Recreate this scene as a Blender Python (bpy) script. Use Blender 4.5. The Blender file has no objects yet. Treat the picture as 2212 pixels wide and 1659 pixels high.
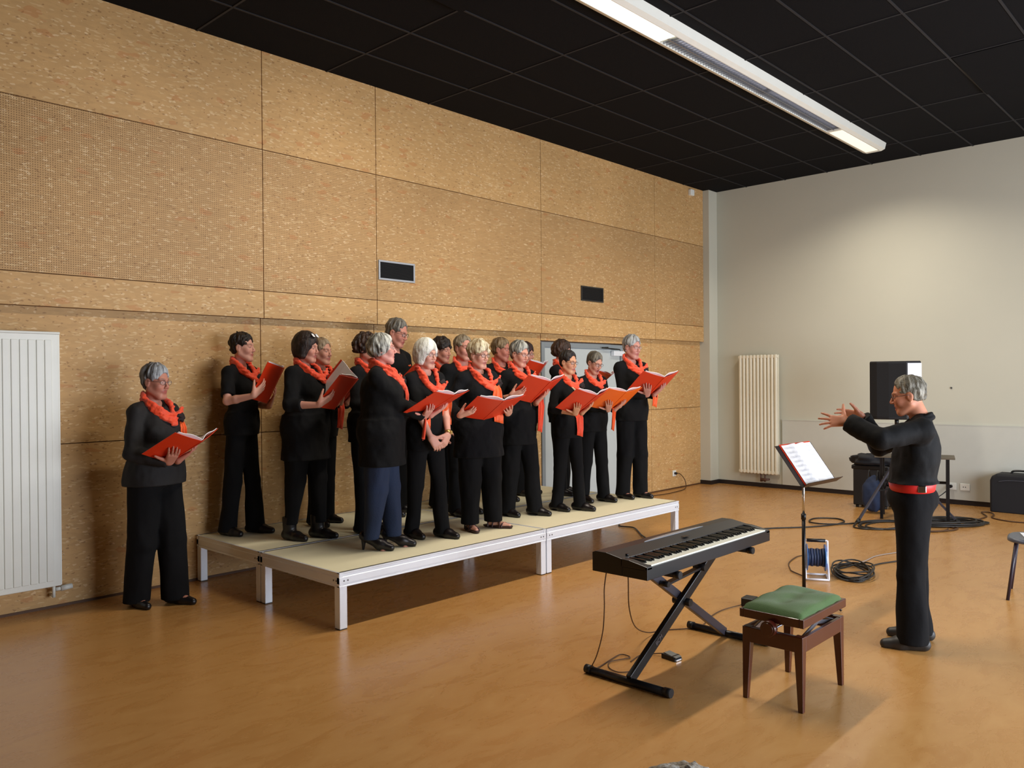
import bpy, math, random
import numpy as np
from mathutils import Vector, Matrix

# ------------------------------------------------------------------ camera, world, light, exposure
SC = bpy.context.scene
COL = SC.collection
PI = math.pi


def link(o):
    COL.objects.link(o)
    return o


cam_d = bpy.data.cameras.new('camera')
cam = link(bpy.data.objects.new('camera', cam_d))
cam_d.sensor_fit = 'HORIZONTAL'
cam_d.sensor_width = 36.0
cam_d.lens = 36.0 * 1756.85 / 2212.0
cam_d.clip_start = 0.05
cam_d.clip_end = 100
cr = Vector((0.68544, -0.72808, -0.00852)).normalized()
cd = Vector((-0.00974, 0.00254, -0.99995))
cf = Vector((0.72806, 0.68549, -0.00535)).normalized()
cu = cr.cross(cf).normalized()
cr = cf.cross(cu)
cam.matrix_world = Matrix(((cr.x, cu.x, -cf.x, 0), (cr.y, cu.y, -cf.y, 0), (cr.z, cu.z, -cf.z, 1.6), (0, 0, 0, 1)))
SC.camera = cam

world = bpy.data.worlds.new('world')
world.use_nodes = True
SC.world = world
wbg = world.node_tree.nodes['Background']
wbg.inputs[0].default_value = (0.75, 0.86, 1.0, 1)
wbg.inputs[1].default_value = 1.2

SC.view_settings.view_transform = 'Standard'
SC.view_settings.look = 'None'
SC.view_settings.exposure = -0.25
SC.view_settings.gamma = 1.0
SC.view_settings.use_curve_mapping = False


def area(name, loc, rot, sx, sy, power, color, spread=180):
    d = bpy.data.lights.new(name, 'AREA')
    d.shape = 'RECTANGLE'
    d.size = sx
    d.size_y = sy
    d.energy = power
    d.color = color
    d.spread = math.radians(spread)
    o = link(bpy.data.objects.new(name, d))
    o.location = loc
    o.rotation_euler = rot
    return o


WARM = (1.0, 0.90, 0.76)
DAY = (0.84, 0.90, 1.0)
FIX_Y = 3.58
area('lamp_diffuser_light', (4.55, FIX_Y, 4.325), (0, 0, 0), 2.2, 0.15, 122, WARM)
area('lamp_louvre_light', (7.35, FIX_Y, 4.325), (0, 0, 0), 3.2, 0.10, 36, WARM, 150)
area('lamp_end_light', (9.65, FIX_Y, 4.325), (0, 0, 0), 1.0, 0.12, 48, WARM, 142)
# daylight through the windows of the right-hand wall
for i, (wx, ww) in enumerate(((3.9, 2.0), (6.1, 2.0), (8.3, 2.0))):
    area('window_daylight_%d' % i, (wx, -2.45, 1.45), (math.radians(90), 0, 0), ww, 2.2, 195, DAY)

# ------------------------------------------------------------------ small helpers


def lin(c):
    return tuple(((v / 255.0) / 12.92 if v / 255.0 <= 0.04045 else (((v / 255.0) + 0.055) / 1.055) ** 2.4) for v in c)


MATS = {}


def mat(name, rgb, rough=0.6, metal=0.0, spec=0.5, bump=0.0, bscale=60.0, vary=0.0, vscale=8.0, coat=0.0, emit=None, estr=0.0, sheen=0.0):
    if name in MATS:
        return MATS[name]
    m = bpy.data.materials.new(name)
    m.use_nodes = True
    nt = m.node_tree
    b = nt.nodes['Principled BSDF']
    c = lin(rgb)
    b.inputs['Base Color'].default_value = (*c, 1)
    b.inputs['Roughness'].default_value = rough
    b.inputs['Metallic'].default_value = metal
    b.inputs['Specular IOR Level'].default_value = spec
    if coat:
        b.inputs['Coat Weight'].default_value = coat
    if sheen:
        b.inputs['Sheen Weight'].default_value = sheen
        b.inputs['Sheen Roughness'].default_value = 0.5
    if emit:
        b.inputs['Emission Color'].default_value = (*lin(emit), 1)
        b.inputs['Emission Strength'].default_value = estr
    tc = nt.nodes.new('ShaderNodeTexCoord')
    if bump:
        n = nt.nodes.new('ShaderNodeTexNoise')
        n.inputs['Scale'].default_value = bscale
        n.inputs['Detail'].default_value = 4
        bp = nt.nodes.new('ShaderNodeBump')
        bp.inputs['Strength'].default_value = bump
        bp.inputs['Distance'].default_value = 0.01
        nt.links.new(tc.outputs['Object'], n.inputs['Vector'])
        nt.links.new(n.outputs['Fac'], bp.inputs['Height'])
        nt.links.new(bp.outputs['Normal'], b.inputs['Normal'])
    # a little procedural unevenness in every surface
    n2 = nt.nodes.new('ShaderNodeTexNoise')
    n2.inputs['Scale'].default_value = vscale
    n2.inputs['Detail'].default_value = 3
    nt.links.new(tc.outputs['Object'], n2.inputs['Vector'])
    mr = nt.nodes.new('ShaderNodeMapRange')
    v = max(vary, 0.04)
    mr.inputs['To Min'].default_value = 1 - v
    mr.inputs['To Max'].default_value = 1 + v
    nt.links.new(n2.outputs['Fac'], mr.inputs['Value'])
    mx = nt.nodes.new('ShaderNodeVectorMath')
    mx.operation = 'SCALE'
    mx.inputs[0].default_value = c
    nt.links.new(mr.outputs['Result'], mx.inputs['Scale'])
    nt.links.new(mx.outputs['Vector'], b.inputs['Base Color'])
    MATS[name] = m
    return m


def attr_mat(name, rough, sss=0.0, bump=0.0, bscale=60, spec=0.4):
    """colour comes from the mesh's own pigment attribute"""
    if name in MATS:
        return MATS[name]
    m = bpy.data.materials.new(name)
    m.use_nodes = True
    nt = m.node_tree
    b = nt.nodes['Principled BSDF']
    a = nt.nodes.new('ShaderNodeAttribute')
    a.attribute_name = 'pigment'
    nt.links.new(a.outputs['Color'], b.inputs['Base Color'])
    b.inputs['Roughness'].default_value = rough
    b.inputs['Specular IOR Level'].default_value = spec
    if sss:
        b.inputs['Subsurface Weight'].default_value = sss
        b.inputs['Subsurface Scale'].default_value = 0.008
    if bump:
        tc = nt.nodes.new('ShaderNodeTexCoord')
        n = nt.nodes.new('ShaderNodeTexNoise')
        n.inputs['Scale'].default_value = bscale
        bp = nt.nodes.new('ShaderNodeBump')
        bp.inputs['Strength'].default_value = bump
        bp.inputs['Distance'].default_value = 0.006
        nt.links.new(tc.outputs['Object'], n.inputs['Vector'])
        nt.links.new(n.outputs['Fac'], bp.inputs['Height'])
        nt.links.new(bp.outputs['Normal'], b.inputs['Normal'])
    MATS[name] = m
    return m


def frame_from(d):
    d = Vector(d).normalized()
    a = Vector((0, 0, 1)) if abs(d.z) < 0.9 else Vector((1, 0, 0))
    x = a.cross(d).normalized()
    y = d.cross(x)
    return x, y, d


class MB:
    """collects shapes into one mesh"""

    def __init__(s):
        s.v, s.f, s.m, s.sm = [], [], [], []

    def add(s, vs, fs, mi=0, smooth=False):
        o = len(s.v)
        s.v += [tuple(p) for p in vs]
        for f in fs:
            s.f.append([i + o for i in f])
            s.m.append(mi)
            s.sm.append(smooth)
        return s

    def box(s, x0, x1, y0, y1, z0, z1, mi=0, M=None):
        vs = [Vector((x, y, z)) for x in (x0, x1) for y in (y0, y1) for z in (z0, z1)]
        if M is not None:
            vs = [M @ p for p in vs]
        s.add(vs, [(0, 1, 3, 2), (4, 6, 7, 5), (0, 4, 5, 1), (2, 3, 7, 6), (0, 2, 6, 4), (1, 5, 7, 3)], mi)
        return s

    def rbox(s, x0, x1, y0, y1, z0, z1, r, mi=0, M=None, n=3):
        """box with rounded vertical edges and small top/bottom chamfer"""
        pts = []
        for (cx, cy, a0) in ((x1 - r, y1 - r, 0), (x0 + r, y1 - r, PI / 2), (x0 + r, y0 + r, PI), (x1 - r, y0 + r, 1.5 * PI)):
            for k in range(n + 1):
                a = a0 + k * (PI / 2) / n
                pts.append((cx, cy, math.cos(a), math.sin(a)))
        rings = []
        e = min(r, (z1 - z0) / 2) * 0.6
        for z, rr in ((z0, r - e), (z0 + e, r), (z1 - e, r), (z1, r - e)):
            rings.append([Vector((cx + c * rr, cy + sn * rr, z)) for cx, cy, c, sn in pts])
        s.rings(rings, mi, M, cap=True, smooth=False)
        return s

    def rings(s, rings, mi=0, M=None, cap=True, smooth=True, closed=True):
        n = len(rings[0])
        vs = [p if M is None else M @ p for r in rings for p in r]
        fs = []
        for i in range(len(rings) - 1):
            for j in range(n if closed else n - 1):
                k = (j + 1) % n
                fs.append((i * n + j, i * n + k, (i + 1) * n + k, (i + 1) * n + j))
        o = len(s.v)
        s.add(vs, fs, mi, smooth)
        if cap:
            s.f.append([o + j for j in range(n)][::-1])
            s.m.append(mi)
            s.sm.append(False)
            s.f.append([o + (len(rings) - 1) * n + j for j in range(n)])
            s.m.append(mi)
            s.sm.append(False)
        return s

    def tube(s, pts, r, mi=0, n=8, cap=True, flat=1.0, M=None):
        pts = [Vector(p) for p in pts]
        rs = r if isinstance(r, (list, tuple)) else [r] * len(pts)
        rings = []
        up = None
        for i, p in enumerate(pts):
            d = (pts[min(i + 1, len(pts) - 1)] - pts[max(i - 1, 0)]).normalized()
            if up is None:
                x, y, _ = frame_from(d)
            else:
                x = (up - d * up.dot(d))
                x = x.normalized() if x.length > 1e-6 else frame_from(d)[0]
                y = d.cross(x)
            up = x
            rings.append([p + (x * math.cos(2 * PI * k / n) + y * math.sin(2 * PI * k / n) * flat) * rs[i] for k in range(n)])
        s.rings(rings, mi, M, cap=cap, smooth=True)
        return s

    def cyl(s, a, b, r, mi=0, n=16, r2=None, M=None):
        a, b = Vector(a), Vector(b)
        x, y, d = frame_from(b - a)
        r2 = r if r2 is None else r2
        rings = [[p + (x * math.cos(2 * PI * k / n) + y * math.sin(2 * PI * k / n)) * q for k in range(n)] for p, q in ((a, r), (b, r2))]
        s.rings(rings, mi, M, cap=True, smooth=True)
        return s

    def bar(s, a, b, w, h, mi=0, up=(0, 0, 1), M=None):
        """rectangular bar, w along the side, h along up"""
        a, b = Vector(a), Vector(b)
        d = (b - a).normalized()
        x = d.cross(Vector(up)).normalized()
        y = x.cross(d)
        rings = [[p + x * (sx * w / 2) + y * (sy * h / 2) for sx, sy in ((-1, -1), (1, -1), (1, 1), (-1, 1))] for p in (a, b)]
        s.rings(rings, mi, M, cap=True, smooth=False)
        return s

    def prism(s, poly, x0, x1, mi=0, M=None):
        """polygon in (y,z) extruded along x"""
        rings = [[Vector((x, y, z)) for y, z in poly] for x in (x0, x1)]
        s.rings(rings, mi, M, cap=True, smooth=False)
        return s

    def build(s, name, mats, parent=None, bevel=0.0, seg=2):
        me = bpy.data.meshes.new(name)
        me.from_pydata(s.v, [], s.f)
        me.update()
        if not isinstance(mats, (list, tuple)):
            mats = [mats]
        for m in mats:
            me.materials.append(m)
        me.polygons.foreach_set('material_index', s.m)
        me.polygons.foreach_set('use_smooth', s.sm)
        o = link(bpy.data.objects.new(name, me))
        if parent is not None:
            o.parent = parent
        if bevel:
            bv = o.modifiers.new('bevel', 'BEVEL')
            bv.width = bevel
            bv.segments = seg
            bv.limit_method = 'ANGLE'
            bv.angle_limit = math.radians(40)
        return o


def thing(name, label, cat, loc=(0, 0, 0), rz=0.0, group=None):
    o = link(bpy.data.objects.new(name, None))
    o.empty_display_size = 0.1
    o.location = loc
    o.rotation_euler = (0, 0, rz)
    return tag(o, label, cat, group)


def tag(o, label, cat, group=None):
    o['label'] = label
    o['category'] = cat
    if group:
        o['group'] = group
    return o


def struct(o):
    o['kind'] = 'structure'
    return o


def smooth_path(pts, n=8, closed=False):
    P = [Vector(p) for p in pts]
    out = []
    m = len(P)
    for i in range(m if closed else m - 1):
        if closed:
            a, b, c, d = P[(i - 1) % m], P[i], P[(i + 1) % m], P[(i + 2) % m]
        else:
            a, b, c, d = P[max(i - 1, 0)], P[i], P[i + 1], P[min(i + 2, m - 1)]
        for k in range(n):
            t = k / n
            out.append(0.5 * ((2 * b) + (c - a) * t + (2 * a - 5 * b + 4 * c - d) * t * t + (3 * b - a - 3 * c + d) * t ** 3))
    if not closed:
        out.append(P[-1])
    return out


# ------------------------------------------------------------------ materials of the room
def osb_material(name, tint=(201, 160, 105), holes=False):
    m = bpy.data.materials.new(name)
    m.use_nodes = True
    nt = m.node_tree
    N, L = nt.nodes, nt.links
    b = N['Principled BSDF']
    b.inputs['Roughness'].default_value = 0.55
    b.inputs['Specular IOR Level'].default_value = 0.35
    tc = N.new('ShaderNodeTexCoord')
    nz = N.new('ShaderNodeTexNoise')
    nz.inputs['Scale'].default_value = 9
    nz.inputs['Detail'].default_value = 4
    L.new(tc.outputs['Object'], nz.inputs['Vector'])
    wob = N.new('ShaderNodeVectorMath')
    wob.operation = 'MULTIPLY_ADD'
    L.new(nz.outputs['Color'], wob.inputs[0])
    wob.inputs[1].default_value = (0.05, 0.0, 0.03)
    L.new(tc.outputs['Object'], wob.inputs[2])

    def vor(scale, rot, off, rnd=1.0):
        mp = N.new('ShaderNodeMapping')
        mp.inputs['Rotation'].default_value = (0, rot, 0)
        mp.inputs['Scale'].default_value = scale
        mp.inputs['Location'].default_value = off
        L.new(wob.outputs[0], mp.inputs['Vector'])
        v = N.new('ShaderNodeTexVoronoi')
        v.inputs['Scale'].default_value = 1.0
        v.inputs['Randomness'].default_value = rnd
        L.new(mp.outputs[0], v.inputs['Vector'])
        sp = N.new('ShaderNodeSeparateColor')
        L.new(v.outputs['Color'], sp.inputs[0])
        return v, sp

    def ramp(src, stops, const=False):
        r = N.new('ShaderNodeValToRGB')
        if const:
            r.color_ramp.interpolation = 'CONSTANT'
        while len(r.color_ramp.elements) > 1:
            r.color_ramp.elements.remove(r.color_ramp.elements[-1])
        r.color_ramp.elements[0].position = stops[0][0]
        r.color_ramp.elements[0].color = (*stops[0][1], 1)
        for p, c in stops[1:]:
            e = r.color_ramp.elements.new(p)
            e.color = (*c, 1)
        L.new(src, r.inputs[0])
        return r

    def mul(c, k):
        return tuple(x * k for x in c)

    T = lin(tint)
    v1, s1 = vor((12, 1, 52), 0.08, (3, 0, 1))
    base = ramp(s1.outputs[0], [(0.0, mul(T, 0.90)), (0.3, mul(T, 0.97)), (0.6, mul(T, 1.01)), (0.85, mul(T, 1.05)), (1.0, mul(T, 1.10))])
    v2, s2 = vor((20, 1, 44), -0.35, (7, 0, 5))
    base2 = ramp(s2.outputs[1], [(0.0, mul(T, 0.93)), (0.5, T), (1.0, mul(T, 1.06))])
    mx = N.new('ShaderNodeMix')
    mx.data_type = 'RGBA'
    mx.inputs[0].default_value = 0.45
    L.new(base.outputs[0], mx.inputs[6])
    L.new(base2.outputs[0], mx.inputs[7])
    last = mx.outputs[2]

    def overlay(scale, rot, off, thr, color, fac, ch=2):
        nonlocal last
        v, s = vor(scale, rot, off)
        gt = ramp(s.outputs[ch], [(0.0, (0, 0, 0)), (thr, (fac, fac, fac))], const=True)
        k = N.new('ShaderNodeMix')
        k.data_type = 'RGBA'
        L.new(gt.outputs[0], k.inputs[0])
        L.new(last, k.inputs[6])
        k.inputs[7].default_value = (*color, 1)
        last = k.outputs[2]

    overlay((26, 1, 120), 0.06, (1, 0, 2), 0.91, lin((236, 208, 158)), 0.36)
    overlay((44, 1, 95), -0.5, (5, 0, 8), 0.96, lin((240, 212, 168)), 0.5)
    overlay((52, 1, 100), 0.5, (11, 0, 4), 0.968, lin((128, 84, 44)), 0.5, 1)
    overlay((12, 1, 30), -0.2, (2, 0, 12), 0.972, lin((190, 116, 60)), 0.35, 0)
    # slow board-to-board drift of tone
    n3 = N.new('ShaderNodeTexNoise')
    n3.inputs['Scale'].default_value = 0.8
    n3.inputs['Detail'].default_value = 3
    L.new(tc.outputs['Object'], n3.inputs['Vector'])
    mr = N.new('ShaderNodeMapRange')
    mr.inputs['From Min'].default_value = 0.3
    mr.inputs['From Max'].default_value = 0.7
    mr.inputs['To Min'].default_value = 0.90
    mr.inputs['To Max'].default_value = 1.08
    L.new(n3.outputs['Fac'], mr.inputs['Value'])
    sc = N.new('ShaderNodeVectorMath')
    sc.operation = 'SCALE'
    L.new(last, sc.inputs[0])
    L.new(mr.outputs[0], sc.inputs['Scale'])
    last = sc.outputs[0]
    if holes:
        sep = N.new('ShaderNodeSeparateXYZ')
        L.new(tc.outputs['Object'], sep.inputs[0])

        def cell(out):
            a = N.new('ShaderNodeMath')
            a.operation = 'DIVIDE'
            a.inputs[1].default_value = 0.016
            L.new(out, a.inputs[0])
            f = N.new('ShaderNodeMath')
            f.operation = 'FRACT'
            L.new(a.outputs[0], f.inputs[0])
            s_ = N.new('ShaderNodeMath')
            s_.operation = 'SUBTRACT'
            s_.inputs[1].default_value = 0.5
            L.new(f.outputs[0], s_.inputs[0])
            p = N.new('ShaderNodeMath')
            p.operation = 'POWER'
            p.inputs[1].default_value = 2
            L.new(s_.outputs[0], p.inputs[0])
            return p.outputs[0]
        ad = N.new('ShaderNodeMath')
        ad.operation = 'ADD'
        L.new(cell(sep.outputs[0]), ad.inputs[0])
        L.new(cell(sep.outputs[2]), ad.inputs[1])
        lt = N.new('ShaderNodeMath')
        lt.operation = 'LESS_THAN'
        lt.inputs[1].default_value = 0.05
        L.new(ad.outputs[0], lt.inputs[0])
        k = N.new('ShaderNodeMix')
        k.data_type = 'RGBA'
        L.new(lt.outputs[0], k.inputs[0])
        L.new(last, k.inputs[6])
        k.inputs[7].default_value = (*lin((120, 88, 52)), 1)
        last = k.outputs[2]
    L.new(last, b.inputs['Base Color'])
    bp = N.new('ShaderNodeBump')
    bp.inputs['Strength'].default_value = 0.15
    bp.inputs['Distance'].default_value = 0.002
    L.new(s1.outputs[1], bp.inputs['Height'])
    L.new(bp.outputs[0], b.inputs['Normal'])
    return m


def floor_material():
    m = bpy.data.materials.new('marbled_linoleum')
    m.use_nodes = True
    nt = m.node_tree
    N, L = nt.nodes, nt.links
    b = N['Principled BSDF']
    tc = N.new('ShaderNodeTexCoord')
    n1 = N.new('ShaderNodeTexNoise')
    n1.inputs['Scale'].default_value = 5
    n1.inputs['Detail'].default_value = 6
    n1.inputs['Roughness'].default_value = 0.65
    n1.inputs['Distortion'].default_value = 1.2
    mp = N.new('ShaderNodeMapping')
    mp.inputs['Scale'].default_value = (0.6, 1.5, 1)
    mp.inputs['Rotation'].default_value = (0, 0, 0.4)
    L.new(tc.outputs['Object'], mp.inputs[0])
    L.new(mp.outputs[0], n1.inputs['Vector'])
    r = N.new('ShaderNodeValToRGB')
    e = r.color_ramp.elements
    e[0].position = 0.25
    e[0].color = (*lin((177, 125, 66)), 1)
    e[1].position = 0.75
    e[1].color = (*lin((193, 146, 87)), 1)
    L.new(n1.outputs['Fac'], r.inputs[0])
    # faint paler flecks
    n2 = N.new('ShaderNodeTexNoise')
    n2.inputs['Scale'].default_value = 38
    n2.inputs['Detail'].default_value = 2
    L.new(mp.outputs[0], n2.inputs['Vector'])
    r2 = N.new('ShaderNodeValToRGB')
    r2.color_ramp.elements[0].position = 0.68
    r2.color_ramp.elements[0].color = (0, 0, 0, 1)
    r2.color_ramp.elements[1].position = 0.76
    r2.color_ramp.elements[1].color = (0.35, 0.35, 0.35, 1)
    L.new(n2.outputs['Fac'], r2.inputs[0])
    k = N.new('ShaderNodeMix')
    k.data_type = 'RGBA'
    L.new(r2.outputs[0], k.inputs[0])
    L.new(r.outputs[0], k.inputs[6])
    k.inputs[7].default_value = (*lin((222, 176, 112)), 1)
    L.new(k.outputs[2], b.inputs['Base Color'])
    mr = N.new('ShaderNodeMapRange')
    mr.inputs['To Min'].default_value = 0.22
    mr.inputs['To Max'].default_value = 0.34
    L.new(n1.outputs['Fac'], mr.inputs[0])
    L.new(mr.outputs[0], b.inputs['Roughness'])
    b.inputs['Specular IOR Level'].default_value = 0.5
    return m


M_OSB = osb_material('strand_board')
M_OSBP = osb_material('perforated_strand_board', (192, 153, 102), True)
M_FLOOR = floor_material()
M_GAP = mat('dark_joint', (100, 66, 32), 0.9)
M_CEIL = mat('black_ceiling_tile', (15, 15, 18), 0.9, spec=0.12, bump=0.2, bscale=200)
M_TBAR = mat('ceiling_grid_bar', (40, 40, 43), 0.7, spec=0.25)
M_WALL = mat('cream_plaster', (197, 196, 180), 0.85, bump=0.05, bscale=150, vary=0.015, vscale=1.5)
M_PANEL = mat('painted_wainscot', (196, 197, 187), 0.6, vary=0.01)
M_SKIRT = mat('dark_skirting', (34, 26, 26), 0.5)
M_WHITE = mat('white_enamel', (232, 234, 226), 0.35)
M_RADC = mat('cream_enamel', (228, 224, 204), 0.4)
M_BACKW = mat('tan_plaster', (110, 96, 80), 0.9)
M_BLACK = mat('black_plastic', (14, 14, 16), 0.45)
M_BLACKM = mat('black_metal', (15, 14, 16), 0.35, metal=0.2)
M_CHROME = mat('chrome', (205, 208, 212), 0.18, metal=1.0)
M_ALU = mat('aluminium', (236, 242, 250), 0.35, metal=0.25)
M_PLY = mat('stage_board', (232, 226, 192), 0.7, vary=0.06, vscale=3)
M_PLYE = mat('board_edge', (120, 92, 62), 0.8)
M_DOOR = mat('blue_grey_door', (186, 194, 194), 0.5)
M_DOORF = mat('grey_door_frame', (132, 140, 144), 0.5)
M_PAPER = mat('white_paper', (240, 240, 242), 0.8)
M_ORANGE = mat('orange_card', (216, 54, 18), 0.42, vary=0.03)
M_LAMPON = mat('lit_diffuser', (255, 250, 235), 0.5, emit=(255, 246, 225), estr=2.5)
M_LAMPEND = mat('lit_end_diffuser', (255, 250, 235), 0.5, emit=(255, 244, 215), estr=0.9)
M_TUBE = mat('fluorescent_tube', (255, 255, 255), 0.5, emit=(250, 250, 255), estr=2.2)
M_WOOD = mat('mahogany', (72, 26, 16), 0.3, vary=0.12, vscale=14, coat=0.5)
M_GREEN = mat('green_velvet', (60, 94, 34), 0.7, bump=0.3, bscale=300, vary=0.1, vscale=20, sheen=0.15)
M_CABLE = mat('black_rubber', (30, 26, 22), 0.5)
M_CABLEB = mat('brown_rubber', (74, 46, 18), 0.55)

WY, UY, EX, CZ = 6.37, 6.30, 11.16, 4.42     # lower board wall, upper board wall, end wall, ceiling
BX, RY = -3.5, -2.6                          # wall behind the camera, window wall

# ------------------------------------------------------------------ room shell
struct(MB().box(BX - .1, EX + .1, RY - .1, WY + .2, -.12, 0).build('floor', M_FLOOR))
b = MB()
b.box(BX - .1, EX + .1, RY - .1, WY + .2, CZ, CZ + .1)
ceil = struct(b.build('ceiling', M_CEIL))
b = MB()
Y0, X0 = 1.512, 6.70
tiles_y = [Y0 + .6 * k for k in range(-10, 9)]
tiles_x = [X0 + 1.22 * k for k in range(-8, 4)]
for y in tiles_y:
    if RY < y < UY:
        b.box(BX, EX, y - .009, y + .009, CZ - .006, CZ + .002)
for x in tiles_x:
    if BX < x < EX:
        b.box(x - .009, x + .009, RY, UY, CZ - .0055, CZ + .002)
b.build('ceiling_grid', M_TBAR, ceil)
# ceiling tiles that hang askew
for (x0, x1, y0, y1, dz0, dz1) in ((X0 + 1.235, X0 + 2.40, 1.53, 2.09, .0, .03), (3.06, 4.24, 3.93, 4.49, .0, .03)):
    t = MB()
    vs = [(x, y, CZ - .012 - (dz1 if x == x1 else dz0) + dd) for x in (x0, x1) for y in (y0, y1) for dd in (0, .012)]
    t.add(vs, [(0, 1, 3, 2), (4, 6, 7, 5), (0, 4, 5, 1), (2, 3, 7, 6), (0, 2, 6, 4), (1, 5, 7, 3)])
    t.build('hanging_ceiling_tile', M_CEIL, ceil)

# board wall: backing plus separate boards with narrow joints
G = .0035
vx = [3.61 - 2.4 * k for k in range(3, 0, -1)] + [3.61, 4.81, 7.21, 9.61, 10.92]
vx = [x for x in vx if x > BX] 
vx = [BX] + vx
b = MB()
b.box(BX, 10.93, UY + .012, WY + .2, 2.145, CZ, 2)
for i in range(len(vx) - 1):
    for z0, z1, mi in ((2.145, 2.375, 0), (2.375, 3.58, 1), (3.58, CZ, 0)):
        b.box(vx[i] + G, vx[i + 1] - G, UY, UY + .014, z0 + (G if z0 > 2.2 else 0), z1 - (G if z1 < 4 else 0), mi)
struct(b.build('wall_left', [M_OSB, M_OSBP, M_GAP], bevel=0.0))
b = MB()
b.box(BX, 7.27, WY + .012, WY + .2, 0, 2.145, 2)
b.box(8.93, 10.93, WY + .012, WY + .2, 0, 2.145, 2)
b.box(7.27, 8.93, WY + .012, WY + .2, 2.06, 2.145, 2)
lx = [BX, -1.19, 1.21, 3.615, 4.82, 7.265]
for i in range(len(lx) - 1):
    for z0, z1 in ((0.0, 1.165), (1.165, 2.145)):
        b.box(lx[i] + G, lx[i + 1] - G, WY, WY + .014, z0 + (G if z0 else 0), z1 - (G if z1 < 2 else 0), 0)
for xa, xb in ((8.935, 9.6), (9.6, 10.93)):
    for z0, z1 in ((0.0, 1.165), (1.165, 2.145)):
        b.box(xa + G, xb - G, WY, WY + .014, z0 + (G if z0 else 0), z1 - (G if z1 < 2 else 0), 0)
b.box(7.27, 8.93, WY, WY + .014, 2.065, 2.145, 0)
struct(b.build('wall_left_lower', [M_OSB, M_OSBP, M_GAP]))
struct(MB().box(EX, EX + .1, RY, WY + .2, 0, CZ).build('wall_end', M_WALL))
struct(MB().box(BX - .1, BX, RY, WY + .2, 0, CZ).build('wall_back', M_BACKW))
struct(MB().box(10.92, EX, 6.2, WY + .2, 0, CZ).build('trim_1', M_WALL, bevel=.004))
b = MB()
b.box(10.908, 10.92, 6.188, WY, 0, .06)
b.box(10.92, EX, 6.188, 6.2, 0, .06)
b.box(EX - .012, EX, RY, 6.188, 0, .06)
struct(b.build('baseboard_end', M_SKIRT))
b = MB()
b.box(BX, 7.26, WY - .008, WY, 0, .018)
b.box(8.94, 10.9, WY - .008, WY, 0, .018)
struct(b.build('baseboard_left', mat('brown_skirting', (84, 54, 30), .6)))
b = MB()
b.box(EX - .022, EX, RY + .02, 5.175, .062, .985)
b.box(EX - .026, EX, RY + .02, 5.178, .985, .995)
struct(b.build('trim_2', M_PANEL))
# window wall on the right, out of the picture: piers, sill wall, lintel
b = MB()
wins = ((2.8, 5.0), (5.0, 7.2), (7.2, 9.4))
b.box(BX, EX, RY - .1, RY, 0, .3)
b.box(BX, EX, RY - .1, RY, 2.9, CZ)
xs = [BX, 2.8, 9.4, EX]
for i in range(0, 4, 2):
    b.box(xs[i], xs[i + 1], RY - .1, RY, .3, 2.9)
struct(b.build('wall_right', M_WALL))
for i, (xa, xb) in enumerate(wins):
    b = MB()
    for q in ((xa, xa + .05), (xb - .05, xb), ((xa + xb) / 2 - .03, (xa + xb) / 2 + .03)):
        b.box(q[0], q[1], RY - .07, RY - .02, .3, 2.9)
    b.box(xa, xb, RY - .07, RY - .02, .3, .36)
    b.box(xa, xb, RY - .07, RY - .02, 2.84, 2.9)
    struct(b.build('window_%d' % (i + 1), M_WHITE))

# door
d = struct(link(bpy.data.objects.new('door_1', None)))
b = MB()
b.box(7.27, 7.33, WY - .012, WY + .08, 0, 2.045)
b.box(8.87, 8.93, WY - .012, WY + .08, 0, 2.045)
b.box(7.33, 8.87, WY - .012, WY + .08, 1.985, 2.045)
b.build('door_frame', M_DOORF, d, bevel=.003)
b = MB()
b.box(7.335, 7.655, WY + .004, WY + .05, .01, 1.98)
b.build('narrow_door_leaf', M_DOOR, d, bevel=.002)
b = MB()
b.box(7.662, 8.866, WY + .004, WY + .05, .01, 1.98)
b.build('wide_door_leaf', M_DOOR, d, bevel=.002)
b = MB()
b.box(8.66, 8.90, WY - .055, WY - .002, 1.90, 1.965)
b.build('door_closer', M_ALU, d, bevel=.004)
b = MB()
b.bar((8.80, WY - .04, 1.985), (8.42, WY - .05, 2.0), .02, .014)
b.bar((8.42, WY - .05, 2.0), (8.58, WY - .012, 2.01), .02, .014)
b.build('closer_arm', M_BLACKM, d)

# vents in the board wall
def vent(x0, x1, z0, z1, mframe, label):
    t = thing('wall_vent', label, 'vent', ((x0 + x1) / 2, UY, z0))
    w, h = x1 - x0, z1 - z0
    b = MB()
    e = .018
    b.box(-w / 2, w / 2, -.014, 0, 0, e)
    b.box(-w / 2, w / 2, -.014, 0, h - e, h)
    b.box(-w / 2, -w / 2 + e, -.014, 0, e, h - e)
    b.box(w / 2 - e, w / 2, -.014, 0, e, h - e)
    b.build('frame', mframe, t, bevel=.002)
    b = MB()
    b.box(-w / 2 + e, w / 2 - e, -.002, -.001, e, h - e)
    n = 14
    for k in range(n):
        z = e + (h - 2 * e) * (k + .5) / n
        b.bar((-w / 2 + e, -.006, z), (w / 2 - e, -.006, z), .008, .0015, up=(0, .7, .7))
    b.build('grille', mat('vent_black', (12, 12, 13), .7), t)


vent(4.825, 5.275, 2.575, 2.765, mat('grey_vent_frame', (176, 180, 186), .4, metal=.3), 'black wall grille in pale metal frame, the nearer of the two')
vent(7.95, 8.404, 2.575, 2.762, mat('black_vent_frame', (36, 34, 32), .5), 'all-black wall grille above the grey door')

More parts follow.
